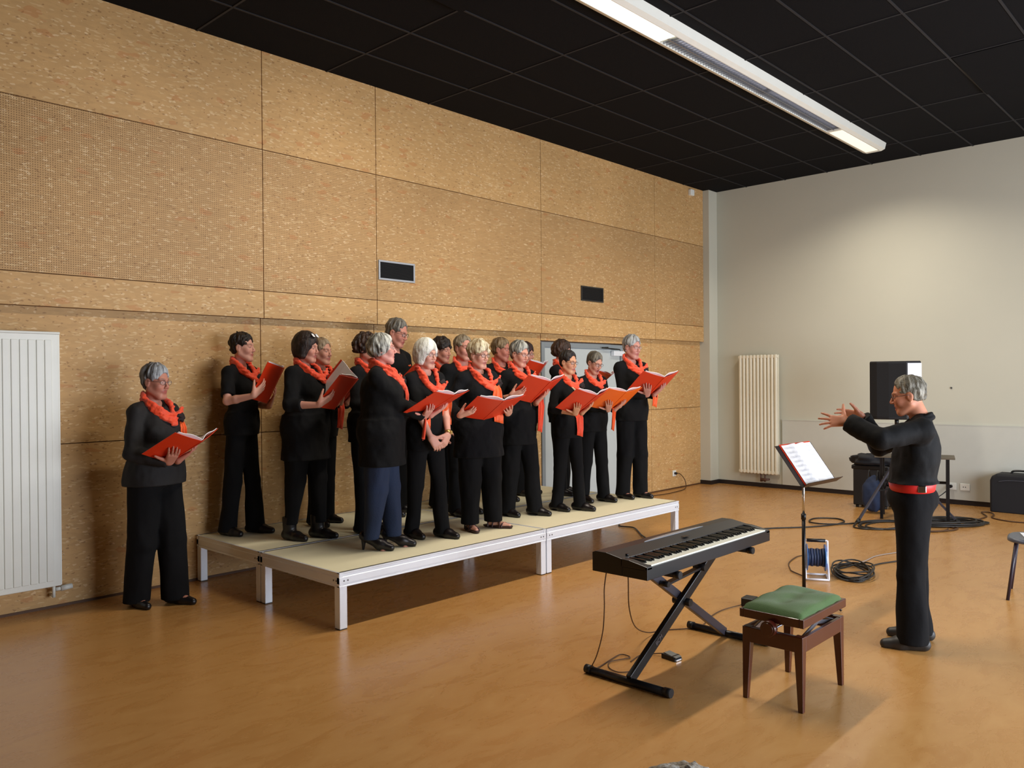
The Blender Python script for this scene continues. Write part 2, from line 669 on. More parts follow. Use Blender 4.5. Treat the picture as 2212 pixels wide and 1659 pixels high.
# ------------------------------------------------------------------ radiators
t = thing('radiator', 'tall white ribbed panel radiator on the board wall at left edge', 'radiator', (1.65, WY, 0))
b = MB()
b.rbox(-.66, .335, -.115, -.10, .175, 1.955, .005)
x = -.64
while x < .28:
    b.rbox(x, x + .046, -.121, -.112, .215, 1.905, .0045, n=2)
    x += .052
b.build('front_panel', M_WHITE, t)
b = MB()
b.box(-.66, .325, -.10, -.03, .19, 1.945)
b.rbox(-.67, .345, -.122, -.025, 1.945, 1.963, .008)
b.box(.325, .342, -.112, -.03, .18, 1.95)
b.build('casing', M_WHITE, t)
b = MB()
b.cyl((.30, -.07, .19), (.30, -.07, .09), .011)
b.cyl((.30, -.07, .10), (.30, -.005, .10), .011)
b.cyl((.31, -.07, .145), (.35, -.07, .145), .014)
b.cyl((.345, -.07, .145), (.42, -.07, .150), .021, r2=.018)
b.build('valve', M_WHITE, t)
for q in ((.10, .16, -.03, 0, .5, .56), (.10, .16, -.03, 0, 1.6, 1.66), (-.5, -.44, -.03, 0, 1.6, 1.66)):
    MB().box(*q).build('bracket', M_WHITE, t)

t = thing('radiator', 'cream upright radiator on the pale end wall near the corner', 'radiator', (EX, 5.5, 0))
b = MB()
y = -.295
for k in range(11):
    b.rbox(-.125, -.075, y, y + .046, .20, 1.93, .018, n=3)
    y += .0545
b.build('column', M_RADC, t)
b = MB()
b.rbox(-.120, -.07, -.30, .305, .21, .25, .008)
b.rbox(-.120, -.07, -.30, .305, 1.88, 1.92, .008)
b.box(-.07, -.045, -.295, .30, .205, 1.925)
b.build('header', M_RADC, t)
for q in ((-.2, -.16), (.16, .2)):
    MB().box(-.045, 0, q[0], q[1], 1.5, 1.56).build('bracket', M_RADC, t)
b = MB()
b.cyl((-.09, -.03, .21), (-.09, -.03, .09), .012)
b.cyl((-.09, -.09, .21), (-.09, -.09, .09), .012)
b.cyl((-.09, -.03, .12), (-.09, -.16, .13), .02, r2=.016)
b.cyl((-.09, -.03, .10), (0, -.03, .10), .012)
b.build('valve', mat('brown_pipe', (92, 66, 56), .4), t)

# ------------------------------------------------------------------ ceiling light
t = thing('ceiling_light', 'long white linear ceiling light running toward the far corner', 'ceiling light', (0, FIX_Y, CZ))
b = MB()
prof_o = [(-.145, 0), (-.128, -.068), (-.085, -.085), (.085, -.085), (.128, -.068), (.145, 0)]
b.prism([(p[0], p[1]) for p in prof_o], 9.05, 10.28)
b.prism([(-.145, 0), (-.128, -.068), (-.085, -.085), (-.078, -.085), (-.078, -.03), (-.10, 0)], 3.4, 9.05)
b.prism([(.145, 0), (.10, 0), (.078, -.03), (.078, -.085), (.085, -.085), (.128, -.068)], 3.4, 9.05)
b.prism([(-.10, -.004), (.10, -.004), (.10, 0), (-.10, 0)], 3.4, 9.05)
b.box(3.38, 3.42, -.14, .14, -.085, 0)
b.build('housing', M_WHITE, t)
b = MB()
b.box(3.42, 5.66, -.076, .076, -.083, -.078)
b.build('diffuser', M_LAMPON, t)
b = MB()
b.box(9.1, 10.2, -.07, .07, -.0875, -.0855)
b.build('end_diffuser', M_LAMPEND, t)
b = MB()
for xa in (5.75, 7.4):
    b.cyl((xa, 0, -.035), (xa + 1.55, 0, -.035), .013, n=10)
b.build('tube', M_TUBE, t)
b = MB()
x = 5.68
while x < 9.04:
    b.box(x, x + .003, -.077, .077, -.083, -.045)
    x += .045
b.box(5.66, 9.05, -.004, .004, -.083, -.06)
b.build('louvre', mat('louvre_alu', (170, 172, 180), .25, metal=.8), t)

# ------------------------------------------------------------------ stage modules
def stage(x0, x1, y0, y1, label, holes=None):
    t = thing('stage_platform', label, 'stage platform', ((x0 + x1) / 2, (y0 + y1) / 2, 0), group='stage platforms pushed together')
    w, dp = (x1 - x0) / 2, (y1 - y0) / 2
    H_ = .37
    b = MB()
    b.box(-w + .012, w - .012, -dp + .012, dp - .012, H_ - .014, H_)
    b.build('deck_board', M_PLY, t)
    f = MB()
    # extruded rail with a raised lip at top and bottom
    rail = [(0, 0), (0, -.006), (.004, -.010), (.004, -.028), (0, -.032), (0, -.072), (.004, -.076), (.004, -.084), (0, -.088), (0, -.094), (.028, -.094), (.028, 0)]
    f.prism([(-dp + p[0], H_ + p[1]) for p in rail], -w, w)
    f.prism([(dp - p[0], H_ + p[1]) for p in rail][::-1], -w, w)
    Mx = Matrix.Rotation(PI / 2, 4, 'Z')
    f.prism([(-w + p[0], H_ + p[1] - .0005) for p in rail], -dp + .001, dp - .001, M=Mx)
    f.prism([(w - p[0], H_ + p[1] - .0005) for p in rail][::-1], -dp + .001, dp - .001, M=Mx)
    f.build('frame', M_ALU, t)
    for sx in (-1, 1):
        for k in (.035, .065):
            for p0, p1 in (((sx * (w - k), -dp + .002, H_ - .055), (sx * (w - k), -dp - .002, H_ - .055)), ((sx * (w - .002), -dp + k, H_ - .055), (sx * (w + .002), -dp + k, H_ - .055))):
                MB().cyl(p0, p1, .006, n=8).build('bolt', mat('steel_bolt', (110, 108, 110), .4, metal=.6), t)
    for sx in (-1, 1):
        for sy in (-1, 1):
            lg = MB()
            cx, cy = sx * (w - .032), sy * (dp - .032)
            lg.box(cx - .029, cx + .029, cy - .029, cy + .029, .006, H_ - .05)
            o = lg.build('leg', M_ALU, t, bevel=.003)
            lg = MB()
            lg.box(cx - .027, cx + .027, cy - .027, cy + .027, 0, .006)
            lg.build('foot_cap', M_BLACK, o)
    return t


sx0, sx1, sx2 = 3.02, 5.045, 7.075
sy0, sy1, sy2 = 4.375, 5.362, 6.352
stage(sx0, sx1 - .004, sy0, sy1 - .003, 'front left stage platform with aluminium edge, nearest the camera')
stage(sx1 + .004, sx2, sy0, sy1 - .003, 'front right stage platform with aluminium edge, behind the keyboard')
stage(sx0, sx1 - .004, sy1 + .003, sy2, 'rear left stage platform against the board wall')
stage(sx1 + .004, sx2, sy1 + .003, sy2, 'rear right stage platform in front of the grey door')

# ------------------------------------------------------------------ digital piano and its stand
KX0, KX1, KY0, KY1, KZ = 3.362, 4.69, 2.262, 2.602, .602
t = thing('digital_piano', 'black digital piano on an X stand before the stage', 'keyboard', ((KX0 + KX1) / 2, (KY0 + KY1) / 2, KZ))
w, dp = (KX1 - KX0) / 2, (KY1 - KY0) / 2
M_PIANO = mat('piano_case', (30, 31, 35), .34)
M_PIANOD = mat('piano_black', (20, 20, 22), .35)
b = MB()
# main case behind the keys
b.prism([(-dp + .150, 0), (dp, 0), (dp, .098), (dp - .02, .106), (dp - .09, .106), (-dp + .150, .088)], -w, w)
b.prism([(-dp, 0), (-dp + .150, 0), (-dp + .150, .050), (-dp + .016, .050), (-dp + .012, .064), (-dp, .064)], -w, w)
for sx in (-1, 1):
    xa, xb = (-w, -w + .045) if sx < 0 else (w - .045, w)
    b.prism([(-dp, .05), (-dp + .16, .05), (-dp + .16, .0885), (-dp + .11, .0865), (-dp + .02, .070), (-dp, .066)], xa, xb)
b.build('case', M_PIANO, t, bevel=.003)
b = MB()
pts = []
for k in range(25):
    u = k / 24
    pts.append((u * .62 - .31, math.sin(u * PI) ** .5))
vs = [Vector((x_, dp - .085 + .026 * s_, .1065)) for x_, s_ in pts] + [Vector((x_, dp - .085 - .004 * s_, .1065)) for x_, s_ in pts[::-1]]
vs2 = [v + Vector((0, 0, .002)) for v in vs]
b.rings([vs, vs2], smooth=False)
b.build('music_rest_slot', mat('slot_grey', (150, 158, 168), .3), t)
b = MB()
b.box(-.03, .03, dp - .162, dp - .142, .1005, .1025)
b.cyl((-w + .07, dp - .17, .09), (-w + .07, dp - .17, .102), .008)
b.build('control_button', M_PIANOD, t)
kw = (2 * w - .092) / 52
wk = MB()
wk.box(.0004, kw - .0004, 0, .146, 0, .018)
wk.box(.0004, kw - .0004, -.001, .001, .002, .018)
white = wk.build('white_key', mat('ivory_key', (238, 240, 228), .3), t, bevel=.0012)
bk = MB()
bk.prism([(.044, .0), (.148, .0), (.148, .015), (.052, .013)], -.0056, .0056)
black = bk.build('black_key', mat('ebony_key', (12, 12, 13), .3), t)
for i in range(52):
    o = white if i == 0 else link(white.copy())
    o.parent = t
    o.location = (-w + .046 + i * kw, -dp + .008, .053)
first = True
for i in range(51):
    if (i + 5) % 7 in (0, 1, 3, 4, 5):
        o = black if first else link(black.copy())
        first = False
        o.parent = t
        o.location = (-w + .046 + (i + 1) * kw, -dp + .008, .071)

t = thing('keyboard_stand', 'black folding X stand carrying the digital piano', 'keyboard stand', (4.02, 2.48, 0))
for sx, nm in ((-1, 'near'), (1, 'far')):
    b = MB()
    b.tube([(sx * .53, -.24, .022), (sx * .53, .25, .022)], .021, n=12)
    o = b.build('foot_bar', M_BLACKM, t)
    for yy in (-.25, .25):
        c = MB()
        c.cyl((sx * .53, yy - .02, .024), (sx * .53, yy + .02, .024), .0235, n=12)
        c.build('rubber_cap', M_BLACK, o)
b = MB()
for (xa, xb, yo) in ((-.53, .34, -.022), (.53, -.34, .022)):
    pass
MB().bar((-.53, -.018, .03), (.40, -.018, .585), .056, .030, up=(0, 1, 0)).build('leg', M_BLACKM, t, bevel=.004)
MB().bar((.53, .018, .03), (-.36, .018, .585), .050, .030, up=(0, 1, 0)).build('leg', mat('charcoal_metal', (62, 58, 66), .35, metal=.3), t, bevel=.004)  # this leg is a lighter grey than the other
for xx, yo in ((.42, 0), (-.38, 0)):
    b = MB()
    b.tube([(xx, -.215, .583), (xx, .12, .583)], .018, n=10)
    o = b.build('support_arm', M_BLACKM, t)
    MB().cyl((xx, -.235, .583), (xx, -.2, .583), .0205, n=10).build('rubber_cap', M_BLACK, o)
b = MB()
b.bar((-.20, -.03, .47), (.17, -.03, .50), .012, .035, up=(0, 1, 0))
b.cyl((-.2, -.05, .47), (-.2, .01, .47), .016)
b.cyl((.17, -.065, .50), (.17, .01, .50), .02)
b.build('locking_bar', M_BLACKM, t)
MB().cyl((.01, -.06, .33), (.01, .05, .33), .022).build('pivot_bolt', M_BLACKM, t)
# worn maker's mark on the near leg, only three blurred letters survive in the photograph
cu_ = bpy.data.curves.new('leg_mark', 'FONT')
cu_.body = 'BCM'
cu_.size = .034
cu_.extrude = .0004
_o = bpy.data.objects.new('leg_mark_text', cu_)
_me = bpy.data.meshes.new_from_object(_o)
o = link(bpy.data.objects.new('leg_mark', _me))
o.data.materials.clear()
o.data.materials.append(mat('grey_print', (128, 120, 122), .6))
bpy.data.objects.remove(_o)
o.parent = t
dx, dz = .93, .555
an = math.atan2(dz, dx)
o.location = (-.30, -.0345, .155)
o.rotation_euler = (PI / 2, -an, 0)


def cable(name, pts, r, m, label, n=8, closed=False, cat='cable', parent=None):
    b = MB()
    b.tube(smooth_path(pts, 8, closed), r, n=7)
    o = b.build(name, m, parent)
    if parent is None:
        tag(o, label, cat)
    return o


cable('power_cable', [(3.43, 2.56, .60), (3.435, 2.58, .5), (3.46, 2.60, .38), (3.47, 2.62, .25), (3.47, 2.66, .12), (3.49, 2.72, .02), (3.60, 2.74, .006), (3.72, 2.76, .006), (3.84, 2.77, .006), (3.83, 2.70, .006), (3.70, 2.74, .007), (3.62, 2.69, .006), (3.60, 2.61, .006), (3.68, 2.56, .006), (3.80, 2.57, .006)], .0032, M_CABLEB, 'thin brown cable looping down to floor at left end of the piano')
cable('power_cable', [(3.62, 2.56, .60), (3.68, 2.60, .48), (3.80, 2.68, .30), (4.0, 2.78, .13), (4.22, 2.84, .03), (4.40, 2.83, .006), (4.52, 2.74, .006), (4.62, 2.70, .006), (4.84, 2.76, .006), (5.05, 2.78, .006), (5.26, 2.73, .01)], .0035, M_CABLEB, 'thin brown cable running from the piano to small black transformer')
cable('pedal_cable', [(3.98, 2.58, .02), (3.97, 2.64, .006), (3.90, 2.68, .005), (3.78, 2.66, .005)], .003, M_CABLEB, 'short cable behind the sustain pedal')

t = thing('sustain_pedal', 'small black sustain pedal on the floor beneath the piano', 'pedal', (3.985, 2.52, 0), -.12)
b = MB()
b.prism([(-.05, 0), (.05, 0), (.05, .028), (-.03, .028), (-.05, .012)], -.032, .032)
b.build('body', M_BLACK, t, bevel=.003)
MB().prism([(-.048, .018), (.035, .030), (.035, .036), (-.05, .024)], -.026, .026).build('treadle', mat('pedal_top', (104, 104, 98), .5), t, bevel=.002)
MB().box(-.022, .022, -.0515, -.049, .003, .010).build('chrome_strip', M_CHROME, t)

t = thing('transformer', 'small black transformer block on the floor left of the green bench', 'transformer', (5.28, 2.70, 0), .1)
MB().rbox(-.05, .05, -.045, .045, 0, .062, .008).build('body', M_BLACK, t)
MB().box(-.03, .045, -.0462, -.044, .015, .045).build('rating_label', mat('pale_sticker', (196, 202, 212), .35), t)

# ------------------------------------------------------------------ piano bench
t = thing('piano_bench', 'mahogany piano bench with a buttoned green velvet seat', 'bench', (3.995, 1.80, 0))
w, dp = .252, .155
for sx in (-1, 1):
    for sy in (-1, 1):
        b = MB()
        x_, y_ = sx * (w - .022), sy * (dp - .022)
        rings = []
        for z, r_ in ((0, .0125), (.28, .021), (.36, .022)):
            ox, oy = sx * (.022 - r_) , sy * (.022 - r_)
            rings.append([Vector((x_ + ox + a * r_, y_ + oy + c_ * r_, z)) for a, c_ in ((-1, -1), (1, -1), (1, 1), (-1, 1))])
        b.rings(rings, smooth=False)
        b.build('leg', M_WOOD, t, bevel=.003)
b = MB()
b.box(-w + .04, w - .04, -dp, -dp + .018, .285, .358)
b.box(-w + .04, w - .04, dp - .018, dp, .285, .358)
b.box(-w, -w + .018, -dp + .04, dp - .04, .285, .358)
b.box(w - .018, w, -dp + .04, dp - .04, .285, .358)
b.build('apron', M_WOOD, t, bevel=.002)
b = MB()
b.box(-w - .005, w + .012, -dp - .008, -dp + .014, .405, .448)
b.box(-w - .005, w + .012, dp - .010, dp + .012, .405, .448)
b.box(-w - .005, -w + .018, -dp + .014, dp - .010, .405, .448)
b.box(w - .010, w + .012, -dp + .014, dp - .010, .405, .448)
b.box(-w + .018, w - .01, -dp + .014, dp - .01, .428, .436)
b.build('seat_frame', M_WOOD, t, bevel=.003)
# cushion
n = 28
vs, fs = [], []
for i in range(n + 1):
    for j in range(n + 1):
        u, v = i / n * 2 - 1, j / n * 2 - 1
        e = (1 - abs(u) ** 6) * (1 - abs(v) ** 6)
        z = .446 + .038 * max(e, 0) ** .35
        for bu in ((-.5, -.0), (.5, .0), (0, 0)):
            z -= .010 * math.exp(-((u - bu[0]) ** 2 + (v - bu[1]) ** 2) / .045)
        z += .004 * math.sin(u * 7 + v * 3)
        vs.append((u * (w + .001), v * (dp - .001) + .002, z))
for i in range(n):
    for j in range(n):
        a = i * (n + 1) + j
        fs.append((a, a + n + 1, a + n + 2, a + 1))
b = MB()
b.add(vs, fs, 0, True)
b.build('cushion', M_GREEN, t)
M_STEEL = mat('zinc_steel', (150, 152, 162), .3, metal=.9)
for sy in (-1, 1):
    b = MB()
    yy = sy * (dp - .035)
    b.bar((-w + .04, yy, .33), (w - .06, yy, .418), .006, .02)
    b.bar((w - .04, yy + .008, .33), (-w + .06, yy + .008, .418), .006, .02)
    b.build('scissor_lift', M_STEEL, t)
b = MB()
b.cyl((-w + .05, -dp + .03, .345), (-w + .05, dp - .03, .345), .006)
b.cyl((w - .05, -dp + .03, .345), (w - .05, dp - .03, .345), .006)
b.cyl((-w - .01, 0, .37), (w + .01, 0, .37), .006)
b.build('spindle', M_STEEL, t)
b = MB()
b.cyl((-w - .045, 0, .382), (-w - .012, 0, .382), .038, n=24)
b.cyl((-w - .05, 0, .382), (-w - .045, 0, .382), .03, n=24)
b.build('height_knob', M_WOOD, t, bevel=.002)
MB().cyl((w + .012, 0, .37), (w + .035, 0, .37), .02, n=20).build('height_knob', M_WOOD, t, bevel=.002)

# ------------------------------------------------------------------ music stand with open scores
t = thing('music_stand', 'black orchestra music stand in front of the conductor', 'music stand', (5.56, 2.43, 0), -.05)
MB().cyl((0, 0, .05), (0, 0, .62), .0125, n=14).build('lower_pole', M_BLACKM, t)
MB().cyl((0, 0, .62), (0, 0, .93), .009, n=14).build('upper_pole', M_CHROME, t)
MB().cyl((0, 0, .60), (0, 0, .64), .017, n=14).build('collar', M_BLACK, t)
for k in range(3):
    a = k * 2 * PI / 3 + .5
    b = MB()
    b.tube(smooth_path([(0, 0, .10), (math.cos(a) * .10, math.sin(a) * .10, .09), (math.cos(a) * .27, math.sin(a) * .27, .012)], 6), .008, n=8)
    b.build('leg', M_BLACKM, t)
tilt = math.radians(54)
D = Matrix.Translation((0, -.035, 1.0)) @ Matrix.Rotation(tilt, 4, 'X')
# desk local: x width, y up the page, z toward reader
b = MB()
b.box(-.27, .25, -.165, .165, -.012, -.009, M=D)
b.box(-.27, .25, -.168, -.165, -.012, .045, M=D)
b.box(-.27, .25, -.168, -.165, .045, .048, M=D)
b.build('desk', mat('desk_black', (30, 20, 24), .4), t)
b = MB()
b.box(-.03, .03, -.06, .06, -.045, -.012, M=D)
b.build('tilt_bracket', M_BLACKM, t)

t = thing('score', 'open score in an orange cover lying on the music stand', 'sheet music', (5.56, 2.43, 0), -.05)
MB().box(-.215, .235, -.163, .170, -.0085, -.006, M=D).build('cover', M_ORANGE, t)
for sx in (-1, 1):
    n = 14
    rings = []
    for k in range(n + 1):
        u = k / n
        x_ = .008 + sx * (.001 + u * .212)
        z_ = -.005 + .020 * math.sin(min(u * 1.8, 1) * PI * .9) * (1 - u * .5)
        rings.append([D @ Vector((x_, -.160, z_)), D @ Vector((x_, .158, z_)), D @ Vector((x_, .158, z_ + .002)), D @ Vector((x_, -.160, z_ + .002))])
    b = MB()
    b.rings(rings, smooth=False)
    pg = b.build('page', M_PAPER, t)
    sv = MB()
    for q in range(8):
        yq = .13 - q * .036
        for l_ in range(3):
            sv.box(.008 + sx * .05, .008 + sx * .19, yq - l_ * .005, yq - l_ * .005 + .0012, .0125, .0128, M=D)
    # printed staves stay part of the page
    sv.build('printed_staves', mat('pale_ink', (176, 180, 190), .8), pg)

# ------------------------------------------------------------------ cable reel and cables
t = thing('cable_reel', 'blue cable reel in a white tubular frame behind the music stand', 'cable reel', (6.36, 2.68, 0), math.radians(-62))
# local x = axle
M_BLUE = mat('blue_plastic', (58, 110, 176), .35)
b = MB()
for sx in (-1, 1):
    x_ = sx * .085
    b.tube(smooth_path([(x_, -.10, .012), (x_, -.085, .05), (x_, -.02, .15), (x_, -.012, .27), (x_, 0, .30)], 6), .008, n=8)
b.tube([(-.085, -.10, .012), (.085, -.10, .012)], .008)
b.tube(smooth_path([(-.085, -.10, .012), (-.085, .02, .010), (-.085, .09, .010)], 4), .008)
b.tube(smooth_path([(.085, -.10, .012), (.085, .02, .010), (.085, .09, .010)], 4), .008)
b.tube([(-.085, .09, .010), (.085, .09, .010)], .008)
b.tube([(-.085, 0, .30), (.085, 0, .30)], .006)
b.build('frame', mat('white_tube', (226, 226, 236), .35), t)
MB().tube([(-.07, 0, .30), (.07, 0, .30)], .014, n=10).build('handle', M_BLACK, t)
b = MB()
for x0_, x1_, r_ in ((-.072, -.066, .105), (.062, .07, .105), (-.066, .062, .05)):
    b.cyl((x0_, 0, .165), (x1_, 0, .165), r_, n=28)
b.build('drum', M_BLUE, t)
b = MB()
for k in range(6):
    b.cyl((-.062 + k * .021, 0, .165), (-.045 + k * .021, 0, .165), .068 + .004 * (k % 2), n=22)
b.build('wound_cable', mat('blue_black_cable', (38, 52, 84), .5), t)
b = MB()
b.cyl((.07, 0, .165), (.078, 0, .165), .055, n=20)
b.build('socket_plate', mat('pale_socket', (186, 206, 214), .4), t)
b = MB()
for a in range(3):
    b.cyl((.0785, .03 * math.cos(a * 2.1), .165 + .03 * math.sin(a * 2.1)), (.0795, .03 * math.cos(a * 2.1), .165 + .03 * math.sin(a * 2.1)), .015, n=12)
b.build('socket', M_BLACK, t)

random.seed(4)


def coil(name, cx, cy, rx, ry, turns, r, m, label, ang=0, hgt=.05, jit=.25, cat='cable'):
    pts = []
    for k in range(turns * 10):
        a = k / 10 * 2 * PI
        tt = k / (turns * 10)
        jr = 1 + jit * math.sin(a * .37 + k) * .3 + random.uniform(-jit, jit) * .25
        ox, oy = .15 * rx * math.sin(a * .23), .15 * ry * math.cos(a * .31)
        x_, y_ = math.cos(a) * rx * jr + ox, math.sin(a) * ry * jr + oy
        z_ = r + hgt * tt * (.5 + .5 * math.sin(a * 1.3 + 1)) 
        pts.append((cx + x_ * math.cos(ang) - y_ * math.sin(ang), cy + x_ * math.sin(ang) + y_ * math.cos(ang), z_))
    b = MB()
    b.tube(smooth_path(pts, 3), r, n=6)
    o = b.build(name, m)
    tag(o, label, cat)
    return o


coil('cable_coil', 6.70, 2.52, .29, .13, 9, .0065, M_CABLE, 'heaped coil of black cable beside the blue reel', ang=.35, hgt=.075)
cable('mains_cable', [(6.95, 2.50, .01), (7.16, 2.47, .008), (7.35, 2.40, .008), (7.63, 2.30, .008)], .006, M_CABLE, 'black cable leading from the coil toward the conductor')
cable('mains_cable', [(7.0, 2.62, .012), (7.20, 2.60, .008), (7.45, 2.60, .008), (7.70, 2.52, .008), (7.95, 2.40, .008)], .0045, mat('grey_cable', (150, 138, 130), .5), 'pale grey cable curving behind the black coil')
cable('mains_cable', [(6.30, 2.74, .01), (6.42, 2.90, .007), (6.50, 2.96, .007), (6.70, 3.06, .007), (6.95, 3.11, .007), (7.05, 3.10, .007)], .005, M_CABLEB, 'brown cable end left of the blue reel')
cable('microphone_cable', [(8.05, 3.93, .01), (8.174, 3.854, .008), (8.42, 3.65, .008), (8.737, 3.49, .008), (9.01, 3.477, .008), (9.14, 3.62, .008), (9.0, 3.80, .008), (8.75, 3.76, .01), (8.68, 3.60, .014), (8.85, 3.42, .01), (9.15, 3.28, .008), (9.42, 3.135, .008)], .008, M_CABLE, 'black cable with a wide loop left of the speaker tripod')
coil('cable_coil', 9.05, 3.05, .34, .20, 4, .008, M_CABLE, 'loose rings of black cable under the speaker stand', ang=-.5, hgt=.02)
coil('cable_coil', 9.55, 2.62, .42, .17, 8, .009, M_CABLE, 'dark cable coil on the floor right of the conductor', ang=-.75, hgt=.05)
coil('cable_coil', 9.15, 2.62, .26, .12, 3, .007, M_CABLEB, 'thin brown cable rings just behind the conductor', ang=-.6, hgt=.015)
cable('mains_cable', [(9.9, 2.50, .01), (10.1, 2.42, .008), (10.35, 2.40, .008), (10.52, 2.47, .008), (10.66, 2.52, .008), (10.68, 2.44, .01), (10.50, 2.36, .014), (10.30, 2.33, .008), (10.17, 2.14, .008), (10.19, 1.9, .008), (10.2, 1.6, .008)], .0075, M_CABLEB, 'brown cable with a small loop in front of the black bag')
cable('mains_cable', [(10.19, 6.345, .225), (10.27, 6.33, .21), (10.34, 6.30, .13), (10.33, 6.27, .05), (10.22, 6.22, .008), (9.95, 6.16, .008), (9.6, 6.14, .008), (9.25, 6.2, .008), (8.7, 6.25, .008), (8.0, 6.3, .008)], .006, M_CABLEB, 'brown cable from the wall socket running along the board wall')
cable('mains_cable', [(7.35, 5.30, .01), (7.18, 5.18, .01), (7.20, 5.02, .01), (7.05, 4.85, .01), (6.86, 4.66, .01), (6.6, 4.3, .01), (6.55, 4.0, .01), (7.2, 3.95, .01), (8.05, 3.94, .01)], .007, M_CABLE, 'black cable on the floor at the right end of the stage')

# ------------------------------------------------------------------ sockets and small fittings
t = thing('wall_socket', 'white wall socket with a black plug on the board wall', 'wall socket', (10.17, WY, .225))
MB().rbox(-.042, .042, -.012, 0, -.042, .042, .004).build('faceplate', M_WHITE, t)
MB().cyl((.005, -.012, 0), (.005, -.045, 0), .018, n=14).build('plug', M_BLACK, t)
for yy, lb, pl in ((2.97, 'pale wall socket with black plug on the end wall', True), (2.82, 'empty pale wall socket on the end wall, right of the plugged one', False)):
    t = thing('wall_socket', lb, 'wall socket', (EX - .022, yy, .225))
    MB().rbox(-.010, 0, -.06, .05, -.042, .042, .004).build('faceplate', M_WHITE, t)
    b = MB()
    for q in (-.012, .012):
        b.cyl((-.0102, q, .0), (-.0112, q, .0), .006, n=10)
    b.build('socket_hole', M_BLACK, t)
    if pl:
        b = MB()
        b.cyl((-.01, 0, .0), (-.05, -.0, .0), .02, n=14)
        b.tube(smooth_path([(-.05, 0, 0), (-.08, .03, -.05), (-.12, .10, -.12), (-.3, .2, -.2)], 6), .006, n=7)
        b.build('plug', M_BLACK, t)
tag(MB().cyl((EX, 2.969, 1.45), (EX - .008, 2.969, 1.45), .012, n=12).build('wall_hook', mat('dark_hook', (70, 70, 70), .5)), 'tiny dark fixing on the end wall right of the conductor', 'wall hook')
b = MB()
b.rbox(-.05, .05, -.05, 0, -.045, .045, .01)
o = b.build('motion_sensor', M_WHITE)
o.location = (10.55, UY, 4.33)
tag(o, 'small white sensor box high on the board wall near the corner', 'sensor')

# ------------------------------------------------------------------ loudspeaker, case, bags, side table
t = thing('speaker_stand', 'black tripod stand under the loudspeaker behind the conductor', 'speaker stand', (9.62, 3.12, 0), .2)
MB().cyl((0, 0, .35), (0, 0, 1.12), .0175, n=12).build('pole', M_BLACKM, t)
MB().cyl((0, 0, .62), (0, 0, .70), .03, n=12).build('collar', M_BLACK, t)
for k in range(3):
    a = 2.55 + k * 2 * PI / 3
    ex, ey = math.cos(a) * .60, math.sin(a) * .60
    b = MB()
    b.bar((math.cos(a) * .02, math.sin(a) * .02, .66), (ex, ey, .02), .022, .022)
    o = b.build('leg', mat('dark_grey_metal', (60, 58, 66), .4), t)
    MB().cyl((ex * .97, ey * .97, .04), (ex * 1.04, ey * 1.04, .0), .02, n=8).build('rubber_foot', M_BLACK, o)
    MB().bar((math.cos(a) * .02, math.sin(a) * .02, .34), (ex * .52, ey * .52, .335), .012, .018).build('brace', M_BLACKM, t)
MB().cyl((0, 0, .32), (0, 0, .37), .028, n=10).build('lower_collar', M_BLACK, t)

t = thing('loudspeaker', 'tall black loudspeaker with window reflection painted on its right side behind the conductor', 'loudspeaker', (9.62, 3.12, 1.12), -1.256)
# local -y faces the camera side of the room
poly = [(-.275, -.10), (-.20, -.145), (-.08, -.165), (.10, -.165), (.245, -.085), (.245, .17), (-.20, .17)]
b = MB()
rings = []
for z in (0, .015, .635, .65):
    k = .975 if z in (0, .65) else 1
    rings.append([Vector((x_ * k, y_ * k, z)) for x_, y_ in poly])
b.rings(rings, smooth=False)
b.build('cabinet', mat('speaker_cabinet', (12, 12, 15), .6), t, bevel=.006)
b = MB()
rings = []
for z in (.03, .62):
    rings.append([Vector((x_, y_, z)) for x_, y_ in ((-.268, -.112), (-.20, -.153), (-.08, -.173), (.09, -.173), (.09, -.166), (-.08, -.166), (-.20, -.146), (-.262, -.108))])
b.rings(rings, smooth=False)
b.build('grille', mat('speaker_mesh', (10, 10, 13), .8, bump=.4, bscale=400), t)
b = MB()
b.cyl((0, 0, -.06), (0, 0, .0), .022, n=12)
b.build('pole_mount', M_BLACK, t)
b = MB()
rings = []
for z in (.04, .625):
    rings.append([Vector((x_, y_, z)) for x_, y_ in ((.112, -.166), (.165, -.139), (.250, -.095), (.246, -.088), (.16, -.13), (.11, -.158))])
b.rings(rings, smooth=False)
b.build('side_reflection', mat('painted_reflection', (225, 226, 236), .3), t)  # window reflection on the glossy black side, put in as pale colour

t = thing('equipment_case', 'dark rectangular case on the floor behind the conductor', 'case', (10.32, 3.62, .0), .08)
b = MB()
b.rbox(-.16, .16, -.20, .20, .03, .50, .015)
b.build('body', mat('case_grey', (28, 28, 30), .6), t)
b = MB()
for sx in (-1, 1):
    for sy in (-1, 1):
        b.cyl((sx * .12, sy * .16, 0), (sx * .12, sy * .16, .03), .02, n=8)
b.build('castor', M_BLACK, t)
b = MB()
b.rbox(-.175, .175, -.215, .215, .47, .52, .012)
b.build('lid', M_BLACK, t)


